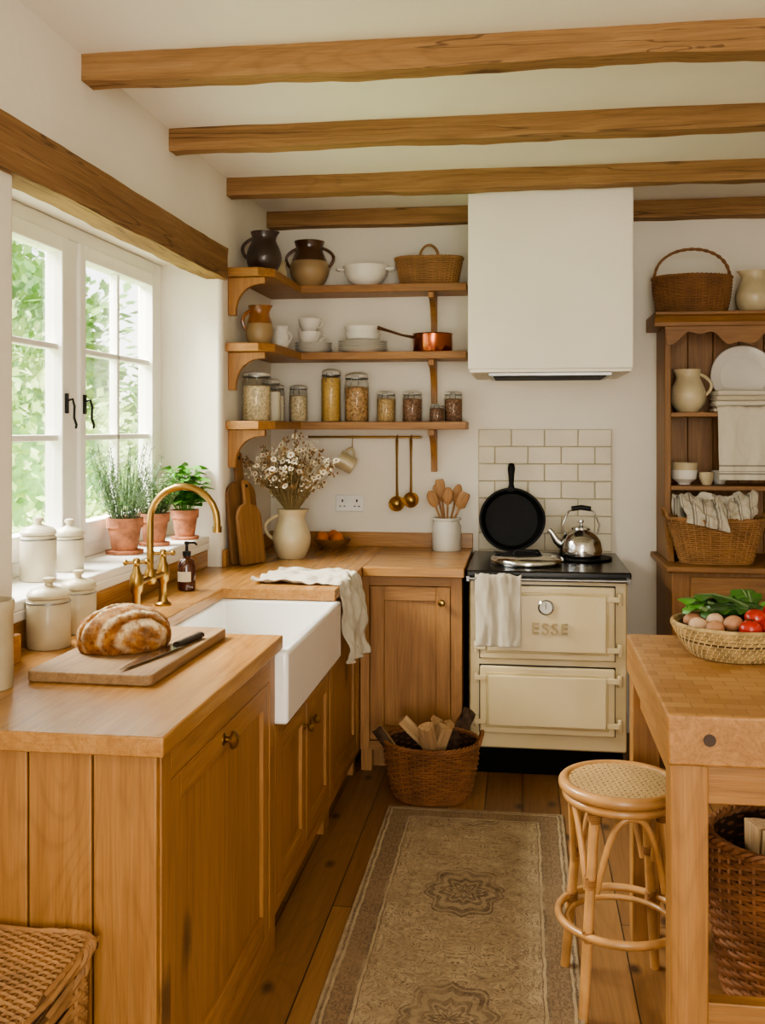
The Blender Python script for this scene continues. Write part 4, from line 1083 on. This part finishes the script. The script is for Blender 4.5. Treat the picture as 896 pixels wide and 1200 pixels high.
for i,(q,mt) in enumerate([((-.10,-.03,.085),eggL),((-.065,-.08,.087),eggM),((-.055,-.02,.097),eggL),((-.105,.03,.088),eggM),((-.015,-.06,.098),eggM),((-.06,.05,.092),eggL)]):
    veg('egg',q,(.027,.023,.022),mt,'brown hen egg in the coiled basket','egg','eggs in the coiled basket',(0,.2,i*.9))
for q in ((.02,-.105,.092),(.075,-.09,.092),(.045,-.05,.112)):
    v_=veg('tomato',q,(.030,.030,.026),tom,'ripe red tomato in the coiled basket','tomato','tomatoes in the coiled basket')
    mb=MB()
    for k in range(5): mb.leaf((0,0,.026),(cos(k*1.256),sin(k*1.256),.1),.016,.005,0)
    O('stalk',mb,greenV,v_)
for i,(q,rz_,ln) in enumerate([((-.02,.01,.118),.35,.06),((.02,.035,.125),.1,.07)]):
    U=thing('courgette','small dark green courgette in the coiled basket','courgette',(VX+q[0],VY+q[1],.9+q[2]),group='courgettes',rot=(0,.12,rz_))
    mb=MB();mb.tube([(-ln,0,0),(-ln*.92,0,0),(-ln*.5,0,.003),(ln*.5,0,.003),(ln*.9,0,0),(ln,0,0)],[.006,.013,.016,.016,.012,.006],14);O('fruit',mb,greenV,U)
    mb=MB();mb.tube([(-ln,0,0),(-ln-.018,0,.004)],[.007,.005],8);O('stem',mb,greenT,U)
for gi,(gx,gy,gz,hd_) in enumerate([(.0,.05,.100,pi*.92),(.06,.06,.110,pi*.65),(.07,.01,.110,pi*.15),(.04,.02,.115,pi*1.0)]):
    mb=MB();rnd=random.Random(gi)
    for k in range(4):
        aa=hd_+rnd.uniform(-.6,.6);L_=rnd.uniform(.11,.145);W_=.095;el=rnd.uniform(.35,.95)
        nu,nvv=16,12;V=[];F=[]
        dx_,dy_=cos(aa),sin(aa)
        for i in range(nu+1):
            t=i/nu;wd_=W_*(.12+.88*sin(pi*min(1,t*1.0))**.5)*(.45+.55*t)
            for j in range(nvv+1):
                u=j/nvv-.5
                ruff=.007*sin(i*1.1+k)*abs(u)*2
                V.append((dx_*L_*t-dy_*u*wd_,dy_*L_*t+dx_*u*wd_,L_*(sin(el)*t-.42*t*t)+ruff-u*u*.03+k*.004))
        for i in range(nu):
            for j in range(nvv):
                a=i*(nvv+1)+j;F.append((a,a+1,a+nvv+2,a+nvv+1))
        mb.add(V,F,0,True)
        mb.tube([(dx_*L_*t,dy_*L_*t,L_*(sin(el)*t-.42*t*t)+k*.004+.002) for t in (0,.3,.6,.9)],[.005,.004,.003,.001],5,mi=1)
    O('leafy_greens',mb,[chardM if gi%2 else basilM,greenT],loc=(VX+gx,VY+gy,.9+gz),label='broad leafy greens in the coiled basket',cat='leafy greens',group='leafy greens in the coiled basket',recalc=False)
veg('red_pepper',(.105,-.02,.125),(.034,.032,.042),pep,'glossy red pepper in the coiled basket','pepper','peppers',(.3,.4,0))

# ------------------------------------------------------------ stool
T=thing('rattan_stool','round rattan bar stool with woven cane seat','stool',(.262,2.77,0),rz=radians(8))
SH=.580;R=.15
mb=MB()
mb.tube([(R*cos(2*pi*j/60),R*sin(2*pi*j/60),SH-.016) for j in range(60)],.016,12,True)
mb.tube([((R-.006)*cos(2*pi*j/60),(R-.006)*sin(2*pi*j/60),SH-.045) for j in range(60)],.012,10,True)
O('seat_ring',mb,ratt,T)
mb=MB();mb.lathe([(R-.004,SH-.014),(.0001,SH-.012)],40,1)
Rr=R-.012
def strip(ang,off,w,z):
    h=math.sqrt(max(Rr*Rr-off*off,0))
    if h<.01:return
    c,s_=cos(ang),sin(ang);nx,ny=-s_,c
    V=[]
    for t in (-h,h):
        for q in (-w,w): V.append((c*t+nx*(off+q),s_*t+ny*(off+q),z))
    mb.add(V,[(0,1,3,2)],0,False)
sp=.0145;k=-10
while k<=10:
    o_=k*sp
    for e in (-.0024,.0024):
        strip(0,o_+e,.0014,SH-.006);strip(pi/2,o_+e,.0014,SH-.0065)
    strip(pi/4,o_*1.0,.0017,SH-.0055);strip(-pi/4,o_*1.0,.0017,SH-.005);k+=1
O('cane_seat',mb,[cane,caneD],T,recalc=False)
legang=[pi/4+pi/2*i for i in range(4)]
LR=lambda t:.124+.056*t
for a in legang:
    mb=MB();p=[]
    for t in (0,.12,.3,.55,.8,1):
        p.append((LR(t)*cos(a),LR(t)*sin(a),(SH-.05)*(1-t)))
    mb.tube(p,.0135,12)
    L_=O('leg',mb,ratt,T)
    for t in (.04,.60,.35):
        mb=MB();r_=LR(t);z=(SH-.05)*(1-t);p=[]
        for k in range(61):
            b=2*pi*k/12;p.append(((r_+.0155*cos(b))*cos(a)-(.0155*sin(b))*sin(a),(r_+.0155*cos(b))*sin(a)+(.0155*sin(b))*cos(a),z+(k/60-.5)*.026))
        mb.tube(p,.0028,5);O('binding',mb,rattB,L_)
zz,rr=.212,LR(.6)+.008
mb=MB();mb.tube([(rr*cos(2*pi*j/60),rr*sin(2*pi*j/60),zz) for j in range(60)],.0105,10,True);O('foot_ring',mb,ratt,T)
mb=MB();mb.tube([((rr-.024)*cos(2*pi*j/60),(rr-.024)*sin(2*pi*j/60),zz-.018) for j in range(60)],.008,10,True);O('foot_ring',mb,ratt,T)
for i in range(4):
    a0=legang[i];a1=a0+pi/2;mb=MB();p=[]
    for j in range(21):
        t=j/20;a=a0+(a1-a0)*(.07+.86*t);u=abs(2*t-1)
        z=(SH-.06)-.20*u**2.6;rr_=.130+.010*u**2
        p.append((rr_*cos(a),rr_*sin(a),z))
    mb.tube(p,.0085,10);O('arch_brace',mb,ratt,T)

# ------------------------------------------------------------ floor things
mb=MB();mb.box(-.347,.347,-1.05,1.05,0,.008);O('rug',mb,rugM,loc=(-.188,2.95,.001),bevel=.003,label='worn beige and brown oriental runner rug on the floorboards',cat='rug')
BX,BYY=-.375,4.17
basket('round wicker basket of kindling on the floor',(BX,BYY,.002),.195,.175,.225,.2,21,34,.005,[wickR,wickD],None,side=(.05,.04),bulge=.04)
for i,(x,y,a,b,L_) in enumerate([(.06,.02,.2,-.75,.29),(.03,-.05,.25,-.60,.30),(.04,.06,-.25,-.35,.26),(-.05,-.03,.2,.65,.26),(.02,.07,-.2,-.85,.29),(-.06,.05,-.25,.45,.25),(-.02,-.07,.35,.25,.24)]):
    log((BX+x,BYY+y,.085),(a*.8,b,i*1.1),L_,.048,'split kindling log with bark leaning in the floor basket','logs in the floor basket',i)
# hamper
T=thing('wicker_hamper','low honey wicker hamper with flat woven lid','hamper',(-1.07,1.66,0))
mb=MB();wicker(mb,.235,.215,.485,.03,36,48,.0068,p=9,rim=True);O('hamper_body',mb,[wickL,wickD],T,recalc=False)
mb=MB();hx,hy=.243,.223
n=48
for i in range(n):
    y=-hy+2*hy*(i+.5)/n
    mb.tube([(-hx+2*hx*j/96,y,.518+.0045*cos(j*pi/4.0+pi*i)) for j in range(97)],.0048,5)
for j in range(0,25):
    x=-hx+2*hx*j/24;mb.cyl((x,-hy,.518),(x,hy,.518),.004,6)
for ph in (0,2.1,4.2):
    pts=[]
    for k in range(300):
        a=2*pi*k/300;c,s_=cos(a),sin(a);e=2/12
        x=hx*math.copysign(abs(c)**e,c);y=hy*math.copysign(abs(s_)**e,s_);w=k*.6+ph
        pts.append((x+.007*cos(w),y,.517+.009*sin(w)))
    mb.tube(pts,.006,5,True)
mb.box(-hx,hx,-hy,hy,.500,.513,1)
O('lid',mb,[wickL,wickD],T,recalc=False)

# ------------------------------------------------------------ light
w=bpy.data.worlds.new('World');SC.world=w;w.use_nodes=True;nt=w.node_tree
sky=nt.nodes.new('ShaderNodeTexSky');sky.sky_type='NISHITA';sky.sun_disc=False;sky.sun_elevation=radians(50);sky.sun_rotation=radians(90)
mixc=nt.nodes.new('ShaderNodeMix');mixc.data_type='RGBA';mixc.inputs[0].default_value=.75;mixc.inputs[7].default_value=(3.4,3.15,2.7,1)
nt.links.new(sky.outputs[0],mixc.inputs[6])
nt.links.new(mixc.outputs[2],nt.nodes['Background'].inputs[0]);nt.nodes['Background'].inputs[1].default_value=1.6
def area(name,loc,tgt,sx_,sy_,e,col):
    l=bpy.data.lights.new(name,'AREA');l.shape='RECTANGLE';l.size=sx_;l.size_y=sy_;l.energy=e;l.color=col
    o=bpy.data.objects.new(name,l);COL.objects.link(o);o.location=loc
    o.rotation_euler=(Vector(tgt)-Vector(loc)).to_track_quat('-Z','Y').to_euler();return o
area('window_daylight',(-3.0,3.4,3.5),(-1.2,3.4,1.1),2.4,1.6,1200,(1,.96,.88))
area('rear_fill_light',(.35,-2.3,1.5),(0,3,1.2),1.6,2.0,72,(1,.94,.84))  # added fill lamp at an invented, unseen opening in the rear wall
area('overhead_fill_light',(.5,.6,2.6),(.3,2.2,0),1.0,1.0,26,(1,.90,.77))  # added overhead fill out of view, no actual ceiling lamp
s=bpy.data.lights.new('sun','SUN');s.energy=12;s.angle=radians(2);s.color=(1,.95,.85)
so=bpy.data.objects.new('sun',s);COL.objects.link(so);so.rotation_euler=Vector((-.55,.15,-1)).to_track_quat('-Z','Y').to_euler()
try: SC.view_settings.look='AgX - Medium High Contrast'
except Exception as ex: print('look',ex)

# ------------------------------------------------------------ camera
cam=bpy.data.cameras.new('Camera');co=bpy.data.objects.new('Camera',cam);COL.objects.link(co)
co.location=(0,0,1.52);co.rotation_euler=(pi/2,0,radians(7.93))
cam.sensor_width=36;cam.lens=35.31;cam.shift_y=-97/1200;cam.clip_start=.05
SC.camera=co
